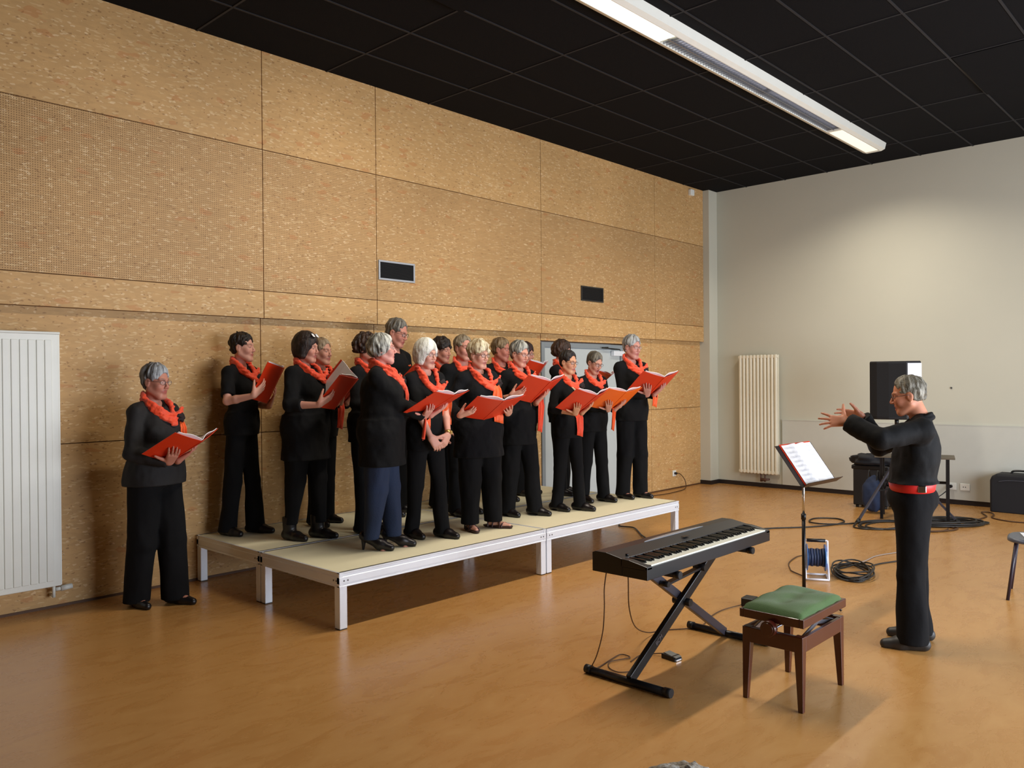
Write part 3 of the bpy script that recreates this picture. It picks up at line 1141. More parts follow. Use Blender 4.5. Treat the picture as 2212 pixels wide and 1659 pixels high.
def lump(name, parent, m, c, r, seed=0, amp=.12, n=20, sag=0):
    rs = random.Random(seed)
    ph = [rs.uniform(0, 6.28) for _ in range(8)]
    vs, fs = [], []
    for i in range(n + 1):
        th = PI * i / n
        for j in range(2 * n):
            p = 2 * PI * j / (2 * n)
            x_, y_, z_ = math.sin(th) * math.cos(p), math.sin(th) * math.sin(p), math.cos(th)
            k = 1 + amp * (math.sin(3 * x_ + ph[0]) * math.sin(4 * y_ + ph[1]) + .6 * math.sin(7 * x_ + 5 * z_ + ph[2]) * math.sin(6 * y_ + ph[3]) + .4 * math.sin(13 * x_ + ph[4]) * math.sin(11 * z_ + ph[5]))
            q = Vector((x_ * r[0] * k, y_ * r[1] * k, z_ * r[2] * k))
            q.z = max(q.z, -r[2] + sag)
            vs.append(Vector(c) + q)
    for i in range(n):
        for j in range(2 * n):
            j2 = (j + 1) % (2 * n)
            fs.append((i * 2 * n + j, (i + 1) * 2 * n + j, (i + 1) * 2 * n + j2, i * 2 * n + j2))
    b = MB()
    b.add(vs, fs, 0, True)
    return b.build(name, m, parent)


o = lump('jacket', None, mat('dark_cloth', (24, 26, 34), .8), (0, 0, 0), (.20, .26, .095), 3, .2, sag=.05)
o.location = (10.30, 3.60, .573)
tag(o, 'dark jacket heaped on top of the equipment case', 'jacket')
t = thing('cloth_bag', 'dark blue cloth bag slumped on the floor beside the equipment case', 'bag', (9.84, 3.46, 0))
lump('body', t, mat('navy_cloth', (28, 44, 74), .8), (0, 0, .21), (.11, .12, .21), 5, .10, sag=.02)
b = MB()
for sy in (-.05, .05):
    b.tube(smooth_path([(-.03, sy, .38), (0, sy, .47), (.03, sy, .49), (.06, sy, .38)], 6), .008)
b.build('handle', M_BLACK, t)

t = thing('side_table', 'small folding table with thin top behind the conductor', 'table', (9.76, 2.98, 0), .28)
MB().box(-.2, .2, -.40, .40, .69, .708).build('tabletop', mat('brown_laminate', (92, 82, 66), .5), t, bevel=.002)
for sx in (-1, 1):
    for sy in (-1, 1):
        MB().box(sx * .17 - .016, sx * .17 + .016, sy * .33 - .016, sy * .33 + .016, 0, .69).build('leg', M_BLACKM, t)
b = MB()
b.box(-.01, .01, -.33, .33, .40, .43)
b.box(-.17, .17, -.34, -.32, .42, .45)
b.box(-.17, .17, .32, .34, .42, .45)
b.build('crossbar', M_BLACKM, t)

t = thing('amplifier_bag', 'black rounded equipment bag against the end wall at right', 'bag', (10.95, 2.18, 0), 0)
b = MB()
rings = []
for x_ in (-.15, -.13, .13, .15):
    k = .96 if abs(x_) > .14 else 1
    ring = []
    for yy, zz in ((-.30, 0), (.29, 0), (.29, .37), (.27, .42), (.22, .45), (-.24, .45), (-.29, .42), (-.30, .36)):
        ring.append(Vector((x_, yy * k, .0 + zz * k)))
    rings.append(ring)
b.rings(rings, smooth=False)
b.build('body', mat('black_nylon', (13, 14, 20), .7), t, bevel=.012)
b = MB()
b.tube(smooth_path([(-.155, .2, .36), (-.158, .1, .38), (-.158, -.1, .38), (-.155, -.2, .36)], 6), .004)
b.build('zip', mat('zip_grey', (60, 62, 72), .5), t)
b = MB()
b.tube(smooth_path([(0, .1, .44), (0, .07, .48), (0, -.07, .48), (0, -.1, .44)], 6), .012)
b.build('handle', M_BLACK, t)

# chair at the right edge, only its seat corner and a leg show
CHAIRPOS = (6.84, 1.235, 0)
t = thing('chair', 'grey chair with thin black leg at the right edge', 'chair', CHAIRPOS, .15)
n = 32
rings = []
for z, k in ((.405, .93), (.412, 1), (.428, 1), (.436, .94)):
    rings.append([Vector((.20 * k * (abs(math.cos(a)) ** .6) * (1 if math.cos(a) > 0 else -1), .21 * k * (abs(math.sin(a)) ** .6) * (1 if math.sin(a) > 0 else -1), z)) for a in [2 * PI * q / n for q in range(n)]])
b = MB()
b.rings(rings)
b.build('seat', mat('grey_seat', (78, 84, 98), .35), t)
for sx in (-1, 1):
    for sy in (-1, 1):
        MB().cyl((sx * .14, sy * .15, .41), (sx * .19, sy * .20, 0), .011, n=10).build('leg', mat('dark_purple_metal', (40, 30, 44), .4), t)
b = MB()
b.tube(smooth_path([(.16, -.16, .42), (.19, -.17, .6), (.22, -.16, .82)], 6), .010)
b.tube(smooth_path([(-.16, -.16, .42), (-.19, -.17, .6), (-.22, -.16, .82)], 6), .010)
b.build('back_frame', M_BLACKM, t)
MB().box(-.2, .2, -.185, -.165, .62, .84).build('backrest', mat('grey_seat', (78, 84, 98), .35), t, bevel=.008)
t2 = MB().box(-.14, .12, -.12, .13, .437, .440).build('sheet_of_paper', M_PAPER)
t2.location = (CHAIRPOS[0] + .02, CHAIRPOS[1] - .01, 0)
t2.rotation_euler = (0, 0, .35)
tag(t2, 'white sheet of paper lying on the chair at right edge', 'paper')


# ================================================================== people: distance-field figures turned into meshes
F32 = np.float32
_rng = np.random.RandomState(7)
_LAT = _rng.rand(32, 32, 32).astype(F32)


def vnoise(x, y, z):
    """smooth value noise in 0..1"""
    x, y, z = np.broadcast_arrays(x, y, z)
    xi, yi, zi = np.floor(x).astype(np.int32), np.floor(y).astype(np.int32), np.floor(z).astype(np.int32)
    fx, fy, fz = x - xi, y - yi, z - zi
    fx = fx * fx * (3 - 2 * fx)
    fy = fy * fy * (3 - 2 * fy)
    fz = fz * fz * (3 - 2 * fz)
    r = 0
    for a in (0, 1):
        wx = fx if a else 1 - fx
        for b_ in (0, 1):
            wy = fy if b_ else 1 - fy
            for c in (0, 1):
                wz = fz if c else 1 - fz
                r = r + _LAT[(xi + a) % 32, (yi + b_) % 32, (zi + c) % 32] * wx * wy * wz
    return r


def smin(a, b, k):
    h = np.maximum(k - np.abs(a - b), 0) / k
    return np.minimum(a, b) - h * h * k * 0.25


def smax(a, b, k):
    return -smin(-a, -b, k)


def d_ell(x, y, z, c, r):
    px, py, pz = x - c[0], y - c[1], z - c[2]
    k0 = np.sqrt((px / r[0]) ** 2 + (py / r[1]) ** 2 + (pz / r[2]) ** 2)
    k1 = np.sqrt((px / r[0] ** 2) ** 2 + (py / r[1] ** 2) ** 2 + (pz / r[2] ** 2) ** 2) + 1e-9
    return k0 * (k0 - 1) / k1


def d_cone(x, y, z, a, b, ra, rb):
    ax, ay, az = a
    bx, by, bz = b[0] - ax, b[1] - ay, b[2] - az
    px, py, pz = x - ax, y - ay, z - az
    l2 = bx * bx + by * by + bz * bz + 1e-9
    t = np.clip((px * bx + py * by + pz * bz) / l2, 0, 1)
    return np.sqrt((px - bx * t) ** 2 + (py - by * t) ** 2 + (pz - bz * t) ** 2) - (ra + (rb - ra) * t)


class Field:
    def __init__(s, lo, hi, h, zs=None):
        s.ax = []
        for i in range(3):
            if i == 2 and zs is not None:
                s.ax.append(np.asarray(zs, dtype=F32))
            else:
                n = int(math.ceil((hi[i] - lo[i]) / h)) + 1
                s.ax.append((lo[i] + h * np.arange(n)).astype(F32))
        s.h = h
        s.f = np.full([len(a) for a in s.ax], 1.0, dtype=F32)

    def sub(s, lo, hi):
        sl = []
        for i in range(3):
            a = s.ax[i]
            i0 = max(int(np.searchsorted(a, lo[i])) - 1, 0)
            i1 = min(int(np.searchsorted(a, hi[i])) + 1, len(a))
            if i1 - i0 < 2:
                return None
            sl.append(slice(i0, i1))
        X = s.ax[0][sl[0]][:, None, None]
        Y = s.ax[1][sl[1]][None, :, None]
        Z = s.ax[2][sl[2]][None, None, :]
        return tuple(sl), X, Y, Z

    def fn(s, func, lo, hi, k=0.01, op='u'):
        q = s.sub([v - k - 2 * s.h for v in lo], [v + k + 2 * s.h for v in hi])
        if q is None:
            return s
        sl, X, Y, Z = q
        d = func(X, Y, Z)
        cur = s.f[sl]
        if op == 'u':
            s.f[sl] = smin(cur, d, k)
        elif op == 's':
            s.f[sl] = smax(cur, -d, k)
        else:
            s.f[sl] = smax(cur, d, k)
        return s

    def ell(s, c, r, k=0.01, op='u'):
        return s.fn(lambda X, Y, Z: d_ell(X, Y, Z, c, r), [c[i] - r[i] for i in range(3)], [c[i] + r[i] for i in range(3)], k, op)

    def cone(s, a, b, ra, rb, k=0.01, op='u'):
        m = max(ra, rb)
        return s.fn(lambda X, Y, Z: d_cone(X, Y, Z, a, b, ra, rb), [min(a[i], b[i]) - m for i in range(3)], [max(a[i], b[i]) + m for i in range(3)], k, op)

    def clip_z(s, z0, above=True, k=0.004):
        Z = s.ax[2][None, None, :]
        d = (z0 - Z) if above else (Z - z0)
        s.f = smax(s.f, d + 0 * s.f, k).astype(F32)
        return s

    def noise(s, amp, sx, sy, sz, off=0.0):
        X, Y, Z = s.ax[0][:, None, None], s.ax[1][None, :, None], s.ax[2][None, None, :]
        near = np.abs(s.f) < amp * 3 + 0.02
        idx = np.nonzero(near)
        if len(idx[0]):
            v = vnoise(s.ax[0][idx[0]] * sx + off + 50, s.ax[1][idx[1]] * sy + 50 + off, s.ax[2][idx[2]] * sz + 50)
            s.f[idx] += ((v - .5) * 2 * amp).astype(F32)
        return s

    def front_y(s, x, z):
        ix = int(np.clip(np.searchsorted(s.ax[0], x), 0, len(s.ax[0]) - 1))
        iz = int(np.clip(np.searchsorted(s.ax[2], z), 0, len(s.ax[2]) - 1))
        col = s.f[ix, :, iz]
        w = np.nonzero(col < 0)[0]
        return None if len(w) == 0 else float(s.ax[1][w[-1]])

    def mesh(s, relax=1):
        f = s.f
        f[0], f[-1] = np.maximum(f[0], .01), np.maximum(f[-1], .01)
        f[:, 0], f[:, -1] = np.maximum(f[:, 0], .01), np.maximum(f[:, -1], .01)
        f[:, :, 0], f[:, :, -1] = np.maximum(f[:, :, 0], .01), np.maximum(f[:, :, -1], .01)
        ins = f < 0
        nx, ny, nz = f.shape
        cnt = np.zeros((nx - 1, ny - 1, nz - 1), dtype=np.int8)
        for a in (0, 1):
            for b_ in (0, 1):
                for c in (0, 1):
                    cnt += ins[a:nx - 1 + a, b_:ny - 1 + b_, c:nz - 1 + c]
        cells = np.nonzero((cnt > 0) & (cnt < 8))
        n = len(cells[0])
        idm = np.full(cnt.shape, -1, dtype=np.int32)
        idm[cells] = np.arange(n)
        acc = np.zeros((n, 3))
        num = np.zeros(n)
        ci = np.stack(cells, 1)
        for axis in range(3):
            o1, o2 = [i for i in range(3) if i != axis]
            for a in (0, 1):
                for b_ in (0, 1):
                    p = ci.copy()
                    p[:, o1] += a
                    p[:, o2] += b_
                    q = p.copy()
                    q[:, axis] += 1
                    va, vb = f[p[:, 0], p[:, 1], p[:, 2]], f[q[:, 0], q[:, 1], q[:, 2]]
                    m = (va < 0) != (vb < 0)
                    t = va / (va - vb + 1e-12)
                    P = np.stack([s.ax[i][p[:, i]] for i in range(3)], 1).astype(np.float64)
                    Q = s.ax[axis][q[:, axis]]
                    P[:, axis] += t * (Q - P[:, axis])
                    acc[m] += P[m]
                    num[m] += 1
        V = acc / num[:, None]
        quads = []
        for axis in range(3):
            o1, o2 = [(1, 2), (2, 0), (0, 1)][axis]
            sh = [slice(1, -1)] * 3
            A = [slice(1, f.shape[i] - 1) for i in range(3)]
            B = list(A)
            A[axis] = slice(0, f.shape[axis] - 1)
            B[axis] = slice(1, f.shape[axis])
            ia, ib = ins[tuple(A)], ins[tuple(B)]
            e = np.nonzero(ia != ib)
            flip = ia[e]
            base = [None] * 3
            base[axis] = e[axis]
            base[o1] = e[o1] + 1
            base[o2] = e[o2] + 1

            def cid(d1, d2):
                p = list(base)
                p[o1] = base[o1] - d1
                p[o2] = base[o2] - d2
                return idm[p[0], p[1], p[2]]
            q = np.stack([cid(1, 1), cid(0, 1), cid(0, 0), cid(1, 0)], 1)
            q[~flip] = q[~flip][:, ::-1]
            quads.append(q)
        Q = np.concatenate(quads)
        Q = Q[(Q >= 0).all(1)]
        for _ in range(relax):
            S = np.zeros_like(V)
            C = np.zeros(n)
            for i in range(4):
                a, b_ = Q[:, i], Q[:, (i + 1) % 4]
                for d in range(3):
                    S[:, d] += np.bincount(a, V[b_, d], n)
                C += np.bincount(a, minlength=n)
            V = V * .5 + .5 * S / np.maximum(C, 1)[:, None]
        return V.astype(F32), Q.astype(np.int32)


def np_mesh(name, V, Q, m, parent=None, pigment=None):
    me = bpy.data.meshes.new(name)
    me.vertices.add(len(V))
    me.vertices.foreach_set('co', V.ravel())
    me.loops.add(len(Q) * 4)
    me.loops.foreach_set('vertex_index', Q.ravel())
    me.polygons.add(len(Q))
    me.polygons.foreach_set('loop_start', np.arange(0, len(Q) * 4, 4, dtype=np.int32))
    me.polygons.foreach_set('loop_total', np.full(len(Q), 4, dtype=np.int32))
    me.polygons.foreach_set('use_smooth', np.ones(len(Q), dtype=bool))
    me.update(calc_edges=True)
    me.materials.append(m)
    if pigment is not None:
        at = me.color_attributes.new('pigment', 'FLOAT_COLOR', 'POINT')
        c4 = np.ones((len(V), 4), dtype=F32)
        c4[:, :3] = pigment
        at.data.foreach_set('color', c4.ravel())
    o = link(bpy.data.objects.new(name, me))
    if parent is not None:
        o.parent = parent
    return o


M_SKIN = attr_mat('skin', 0.5, sss=0.05)
M_HAIR = attr_mat('hair', 0.55, bump=0.5, bscale=140)
M_EYE = attr_mat('eye', 0.15)
M_CLOTH = mat('black_cotton', (10.4, 10.4, 12.0), .9, spec=.25, bump=.5, bscale=16, vary=.1)
M_CLOTH2 = mat('black_knit', (11.2, 12.0, 15.2), .9, spec=.25, bump=.35, bscale=35, vary=.1)
M_TROU = mat('black_trouser_cloth', (8.8, 8.8, 11.2), .9, spec=.25, bump=.45, bscale=12, vary=.08)
M_SHEER = mat('sheer_charcoal', (18, 15, 15), .8, bump=.2, bscale=30, vary=.1)
M_JEAN = mat('blue_denim', (20, 36, 64), .85, bump=.3, bscale=120, vary=.2, vscale=6)
M_SHOE = mat('black_leather', (20, 17, 19), .35)
M_SHOEB = mat('brown_leather', (52, 26, 26), .4)
M_SCARF = mat('orange_chiffon', (238, 70, 22), .6, bump=.4, bscale=45, sheen=.3, vary=.12, vscale=30)
M_SCARF2 = mat('light_orange_chiffon', (250, 98, 28), .55, bump=.3, bscale=40, sheen=.3, vary=.1, vscale=25)
M_FLOWER = mat('black_fabric_flower', (30, 15, 15), .8, bump=.6, bscale=90)
M_RIM = mat('spectacle_rim', (58, 40, 38), .35, metal=.4)
M_JACKET = mat('black_jacket', (9.6, 10.4, 12.0), .8, spec=.25, bump=.6, bscale=11)
M_RED = mat('red_belt', (206, 30, 26), .5)


def glass_mat():
    m = bpy.data.materials.new('spectacle_lens')
    m.use_nodes = True
    b = m.node_tree.nodes['Principled BSDF']
    b.inputs['Base Color'].default_value = (1, 1, 1, 1)
    b.inputs['Roughness'].default_value = .03
    b.inputs['Alpha'].default_value = .12
    b.inputs['Specular IOR Level'].default_value = .8
    return m


M_LENS = glass_mat()


def rotm(yaw=0, pitch=0, roll=0):
    """head frame: yaw about z, pitch>0 looks down, roll tilts sideways"""
    return (Matrix.Rotation(yaw, 3, 'Z') @ Matrix.Rotation(-pitch, 3, 'X') @ Matrix.Rotation(roll, 3, 'Y'))


def head_sdf(x, y, z, P):
    """skull, face and ears in head space (metres, y forward, ear level z = 0)"""
    d = d_ell(x, y, z, (0, -.014, .034), (.073, .092, .084))
    d = smin(d, d_ell(x, y, z, (0, .024, -.030), (.056 * P['jaw'], .062, .078)), .03)
    d = smin(d, d_cone(x, y, z, (-.018, .064, -.100), (.018, .064, -.100), .018, .018), .03)
    d = smin(d, d_cone(x, y, z, (-.05 * P['jaw'], .0, -.055), (-.02, .055, -.098), .02, .016), .03)
    d = smin(d, d_cone(x, y, z, (.05 * P['jaw'], .0, -.055), (.02, .055, -.098), .02, .016), .03)
    for s_ in (-1, 1):
        d = smin(d, d_ell(x, y, z, (s_ * .034, .058, -.028), (.024 * P['cheek'], .024, .026)), .022)
        d = smin(d, d_cone(x, y, z, (s_ * .012, .0845, .024), (s_ * .044, .068, .024), .0085, .007), .012)
        d = smax(d, -d_ell(x, y, z, (s_ * .031, .098, .004), (.019, .022, .012)), .012)
        d = smin(d, d_ell(x, y, z, (s_ * .0305, .0715, .004), (.0135, .0125, .0115)), .004)
    # nose
    d = smin(d, d_cone(x, y, z, (0, .083, .014), (0, .1035, -.027), .006, .0105), .010)
    for s_ in (-1, 1):
        d = smin(d, d_ell(x, y, z, (s_ * .0115, .096, -.033), (.0075, .009, .007)), .006)
        d = smax(d, -d_ell(x, y, z, (s_ * .006, .101, -.041), (.0035, .005, .004)), .003)
    # mouth
    mo = P['mouth']
    d = smin(d, d_ell(x, y, z, (0, .072, -.062), (.026, .019, .020)), .015)
    if mo > 0:
        d = smax(d, -d_ell(x, y, z, (0, .094, -.064 - mo * .3), (.016, .020, .004 + mo)), .005)
    else:
        d = smax(d, -d_ell(x, y, z, (0, .0925, -.062), (.022, .005, .0022)), .004)
    d = smin(d, d_cone(x, y, z, (-.014, .0862, -.0565), (.014, .0862, -.0565), .0040, .0040), .006)
    d = smin(d, d_cone(x, y, z, (-.012, .0850, -.0685 - mo * 1.2), (.012, .0850, -.0685 - mo * 1.2), .0046, .0046), .006)
    # ears
    for s_ in (-1, 1):
        e = d_ell(x, y, z, (s_ * .0735, -.008, -.006), (.009, .019, .031))
        e = smax(e, -d_ell(x, y, z, (s_ * .083, -.002, -.002), (.007, .011, .019)), .005)
        d = smin(d, e, .008)
    return d


def hair_sdf(x, y, z, st, P):
    """one head of hair per style in head space"""
    cx, cy, cz = 0, -.014, .034
    phi = np.arctan2(x, y - cy)
    rad = np.sqrt(x * x + (y - cy) ** 2)
    el = np.arctan2(z - cz + .02, rad)
    strand = vnoise(phi * P['sf'] + 40, el * 3.5 + 20 + np.sin(phi * 3) * .6, rad * 12 + 5)
    blob = vnoise(x * 42 + 9, y * 42 + 4, z * 42 + 7)
    th = P['thick']
    fr_n = (vnoise(x * 55 + 3, y * 20 + 8, z * 6 + 2) - .5) * .022
    d = d_ell(x, y, z, (cx, cy, cz), (.073 + th, .092 + th, .084 + th * P['top']))
    if st in ('bob', 'bobdark'):
        low = P['low']
        d = smin(d, d_ell(x, y, z, (0, -.025, -.015), (.083 + th * .7, .085 + th * .6, .105)), .03)
        for s_ in (-1, 1):
            d = smin(d, d_cone(x, y, z, (s_ * .066, .012, .04), (s_ * .070, .004, low + .03), .026, .024), .02)
    elif st == 'full':
        d = smin(d, d_ell(x, y, z, (0, -.03, .01), (.085 + th * .5, .085 + th * .5, .085)), .03)
    else:
        d = smin(d, d_ell(x, y, z, (0, -.042, -.015), (.060 + th * .3, .058 + th * .4, .070)), .03)
        d = d + np.clip((.045 - z) / .09, 0, 1) * (th + .001) * .75
        d = d - np.clip((z - .05) / .05, 0, 1) * .003
    if st == 'curly':
        amp = .012
        d = d + (blob - .5) * 2 * amp + (strand - .5) * .008
    else:
        d = d + (strand - .5) * 2 * P['rough'] + (blob - .5) * P['rough'] * 3.2
    # open the face
    fr = P['fringe']           # height of the hairline above the ears
    fw = P['fw']
    face = d_ell(x, y, z, (0, .105, fr - .105), (fw, P.get('fd', .085), .105)) + fr_n * .6
    d = d + np.clip((.030 - face) / .030, 0, 1) * th * (.75 if st in ('short', 'cropped') else .35)
    d = smax(d, -face, .006)
    face2 = d_ell(x, y, z, (0, .090, -.085), (fw + .004, .085, .085)) + fr_n * .3
    d = smax(d, -face2, .012)
    # ears and nape
    if st in ('short', 'curly', 'cropped'):
        for s_ in (-1, 1):
            d = smax(d, -d_ell(x, y, z, (s_ * .090, .006, -.026), (.036, .036, .052)), .008)
            d = smax(d, -d_cone(x, y, z, (s_ * .08, .03, -.05), (s_ * .06, .05, .005), .03, .018), .008)
        d = smax(d, P['low'] - z, .012)
    else:
        d = smax(d, P['low'] - z, .012)
    return d


def ik(S, W, l1, l2, hint):
    S, W, hint = Vector(S), Vector(W), Vector(hint)
    v = W - S
    L = v.length
    if L > (l1 + l2) * .995:
        W = S + v * ((l1 + l2) * .995 / L)
        v = W - S
        L = v.length
    a = (l1 * l1 - l2 * l2 + L * L) / (2 * L)
    hh = math.sqrt(max(l1 * l1 - a * a, 0))
    u = v / L
    p = hint - u * hint.dot(u)
    p.normalize()
    return S + u * a + p * hh, W


def add_hand(F, W, d, n, t, s=1.0, curl=(.25, .35, .25), spread=.12, thumb=(.6, .6, .35), tcurl=.3):
    """W wrist, d direction of the palm, n the way the palm faces, t toward the thumb"""
    d, n = Vector(d).normalized(), Vector(n)
    n = (n - d * n.dot(d)).normalized()
    t = Vector(t)
    t = (t - d * t.dot(d) - n * t.dot(n)).normalized()
    W = Vector(W)
    offs = [(.030, .072, .092), (.010, .080, .095), (-.010, .074, .091), (-.028, .058, .083)]
    curl_c = 0
    for i, (o_, ln, k_) in enumerate(offs):
        kn = W + d * (k_ * s) + t * (o_ * s)
        F.cone(W + t * (o_ * .55 * s) + d * (.012 * s), kn, .017 * s, .0115 * s, .014)
        sp = (1.5 - i) * spread
        fd = (d + t * sp).normalized()
        p = kn
        segs = (ln * .48, ln * .30, ln * .26)
        rr = (.0092, .0082, .0073, .0062)
        ang = 0
        for q in range(3):
            ang += curl[q] * (1 + .12 * i)
            dd = fd * math.cos(ang) + n * math.sin(ang)
            e = p + dd * (segs[q] * s)
            F.cone(p, e, rr[q] * s * (1 - .06 * (i == 3)), rr[q + 1] * s, .0035)
            p = e
    b0 = W + d * (.020 * s) + t * (.022 * s) + n * (.006 * s)
    td = (d * thumb[0] + t * thumb[1] + n * thumb[2]).normalized()
    F.cone(b0, b0 + td * (.042 * s), .0165 * s, .0125 * s, .014)
    p = b0 + td * (.042 * s)
    for q, (ln, r0, r1) in enumerate(((.032, .0115, .010), (.026, .0098, .0078))):
        td = (td + (d * .6 + n * .35) * tcurl * (q + 1) * .5).normalized()
        e = p + td * (ln * s)
        F.cone(p, e, r0 * s, r1 * s, .004)
        p = e


def col(c):
    return np.array(lin(c), dtype=F32)


def make_person(P):
    """P holds everything that tells one person from the next"""
    H = P['H']
    s = H / 1.70
    g = P.get('g', 1.0)
    fem = P.get('fem', True)
    sw = P.get('sw', .158 if fem else .18) * s
    root = thing('person', P['label'], 'person', (P['x'], P['y'], P['b']), P['rz'], P.get('group'))
    lean = P.get('lean', .0)
    heel = P.get('heel', 0.0)
    zo = P.get('seat', 0.0)
    hipz = .90 * s
    # --- skeleton
    SH = [Vector((sgn * sw, -.012 * s + lean * .9, 1.365 * s)) for sgn in (-1, 1)]
    hd = P.get('head', (0, 0, 0))
    hf = P.get('hf', .0)
    Rh = rotm(*hd)
    neck0 = Vector((0, -.02 * s + lean * .95, 1.40 * s))
    hs = s * P.get('hs', 1.0)
    hc = Vector((0, .012 * s + lean + hf, 1.578 * s)) + Rh @ Vector((0, .0, .0))
    # keep the crown at the right height when the head tips
    RhT = np.array(Rh.transposed())
    feet = P.get('feet', ((-.10, -.02, .12), (.10, .03, -.12)))    # x, y, turn for left and right foot
    feet = [(a * s, b_ * s, c) for a, b_, c in feet]
    l1, l2 = .285 * s, .245 * s
    arms = []
    fol = P.get('folder')
    if fol:
        fc = Vector(fol['c'])
        ti, fy, ro = fol.get('tilt', .6), fol.get('yaw', 0), fol.get('roll', 0)
        FR = Matrix.Rotation(fy, 3, 'Z') @ Matrix.Rotation(ti, 3, 'X') @ Matrix.Rotation(ro, 3, 'Y')
        op = fol.get('open', .22)

        def onfold(side, u, v, off):
            """point on a cover, u out from the spine, v up the page, off below the cover"""
            ca, sa = math.cos(op), math.sin(op)
            return fc + FR @ Vector((side * (u * ca + off * sa), v, u * sa - off * ca))
        cov_n = {sd: FR @ Vector((-sd * math.sin(op), 0, math.cos(op))) for sd in (-1, 1)}
        cov_u = {sd: FR @ Vector((sd * math.cos(op), 0, math.sin(op))) for sd in (-1, 1)}
        cov_v = FR @ Vector((0, 1, 0))
    hands = P.get('hands', ('under', 'under'))
    for k, sgn in enumerate((-1, 1)):
        mode = hands[k]
        hint = Vector((sgn * .55, -.25, -1.0))
        if mode == 'under':
            W = onfold(sgn, .035, -.13, .030)
            n_ = cov_n[sgn]
            d_ = cov_v * .85 + cov_u[sgn] * .45
            t_ = cov_u[sgn]
            hp = dict(curl=(.05, .25, .25), spread=.10, thumb=(.45, .85, .0), tcurl=.2)
        elif mode == 'edge':
            W = onfold(sgn, .245, -.125, .022)
            n_ = cov_n[sgn]
            d_ = cov_v * .75 - cov_u[sgn] * .55
            t_ = cov_u[sgn] * 1.0 + cov_v * .3
            hp = dict(curl=(.05, .30, .3), spread=.14, thumb=(.8, .5, .55), tcurl=.3)
        elif mode == 'low':
            W = onfold(sgn, .13, -.185, .028)
            n_ = cov_n[sgn]
            d_ = cov_v * .95 - cov_u[sgn] * .15
            t_ = cov_u[sgn]
            hp = dict(curl=(.05, .25, .25), spread=.12, thumb=(.6, .7, .3), tcurl=.2)
        elif isinstance(mode, dict):
            W, d_, n_, t_ = Vector(mode['W']), Vector(mode['d']), Vector(mode['n']), Vector(mode['t'])
            hp = mode.get('hp', {})
            hint = Vector(mode.get('hint', hint))
        else:      # hanging
            W = Vector((sgn * (sw + .05 * s * g), .03 * s, .84 * s))
            d_, n_, t_ = Vector((0, .1, -1)), Vector((-sgn, 0, 0)), Vector((0, 1, 0))
            hp = dict(curl=(.25, .4, .3), spread=.04)
        E_, W = ik(SH[k], W, l1, l2, hint)
        arms.append((SH[k], E_, W, d_, n_, t_, hp))
    # --- skin body
    ah = P.get('armr', 1.0) * (.9 if fem else 1.0)
    pts = [p for a in arms for p in (a[0], a[1], a[2], a[2] + Vector(a[3]).normalized() * .19 * s)] + [hc]
    lo = [min(p[0] for p in pts) - .07, min(-.21 * g, min(p[1] for p in pts) - .07, feet[0][1] - .12, feet[1][1] - .12), 0]
    hi = [max(p[0] for p in pts) + .07, max(.18 * g + .04, max(p[1] for p in pts) + .07, max(f_[1] for f_ in feet) + .22), H + .05]
    lo[0] = min(lo[0], -.24 * g, feet[0][0] - .1)
    hi[0] = max(hi[0], .24 * g, feet[1][0] + .1)
    zlow = min(p[2] for p in pts) - .08
    dz = .005
    fine_feet = P.get('barefeet', False)
    z_a = np.arange(-.012, .12, .006 if fine_feet else .012)
    z_b = np.arange(z_a[-1] + .014, max(zlow, z_a[-1] + .03), .014)
    z_c = np.arange((z_b[-1] if len(z_b) else z_a[-1]) + .006, H + .05, dz)
    F = Field(lo, hi, .005, np.concatenate([z_a, z_b, z_c]))

    def torso(Fd, inf, k, clothes=False):
        ly = lean
        Fd.ell((0, ly * .75, 1.235 * s), (.140 * s * (g * .6 + .4) * sw / (.160 * s) + inf, .104 * s * g + inf, .185 * s + inf), k)
        Fd.ell((0, .012 * s + ly * .4, 1.07 * s), (.138 * s * g + inf, .105 * s * (g * 1.25 - .25) + inf, .17 * s + inf), k)
        Fd.ell((0, -.005 * s, .935 * s), (.168 * s * g + inf, .118 * s * g + inf, .135 * s + inf), k)
        for k2, sgn in enumerate((-1, 1)):
            Fd.cone((sgn * .045 * s, -.015 * s + ly * .9, 1.418 * s), SH[k2], .034 * s + inf * .5, .043 * s * (g * .4 + .6) + inf * .6, k)
            if fem:
                bu = P.get('bust', 1.0)
                Fd.ell((sgn * .070 * s, .075 * s * g + ly * .7, 1.225 * s), (.062 * s * bu + inf, .052 * s * bu + inf, .058 * s * bu + inf), k)
    torso(F, -.014, .03)
    F.cone(neck0, hc + Rh @ Vector((0, -.018, -.05)) * hs, .056 * s * (.9 if fem else 1.05), .050 * s * (.9 if fem else 1.05), .03)
    for k in (0, 1):
        S_, E_, W, d_, n_, t_, hp = arms[k]
        F.cone(S_, E_, .044 * s * ah, .036 * s * ah, .03)
        mid = E_.lerp(W, .35)
        F.cone(E_, mid, .036 * s * ah, .037 * s * ah, .012)
        F.cone(mid, W, .036 * s * ah, .0235 * s, .012)
        add_hand(F, W, d_, n_, t_, s * P.get('hands_s', 1.0), **hp)
        sgn = -1 if k == 0 else 1
        fx, fy_, fa = feet[k]
        hip = Vector((sgn * .085 * s, 0, .90 * s))
        ank = Vector((fx, fy_ - .02, .08 * s + heel + zo))
        kn = hip.lerp(ank, .51) + Vector((0, .012, 0)) if not zo else Vector((sgn * .10 * s, .40 * s, .90 * s))
        F.cone(hip, kn, .062 * s * g, .040 * s, .02)
        F.cone(kn, kn.lerp(ank, .4), .040 * s, .042 * s, .02)
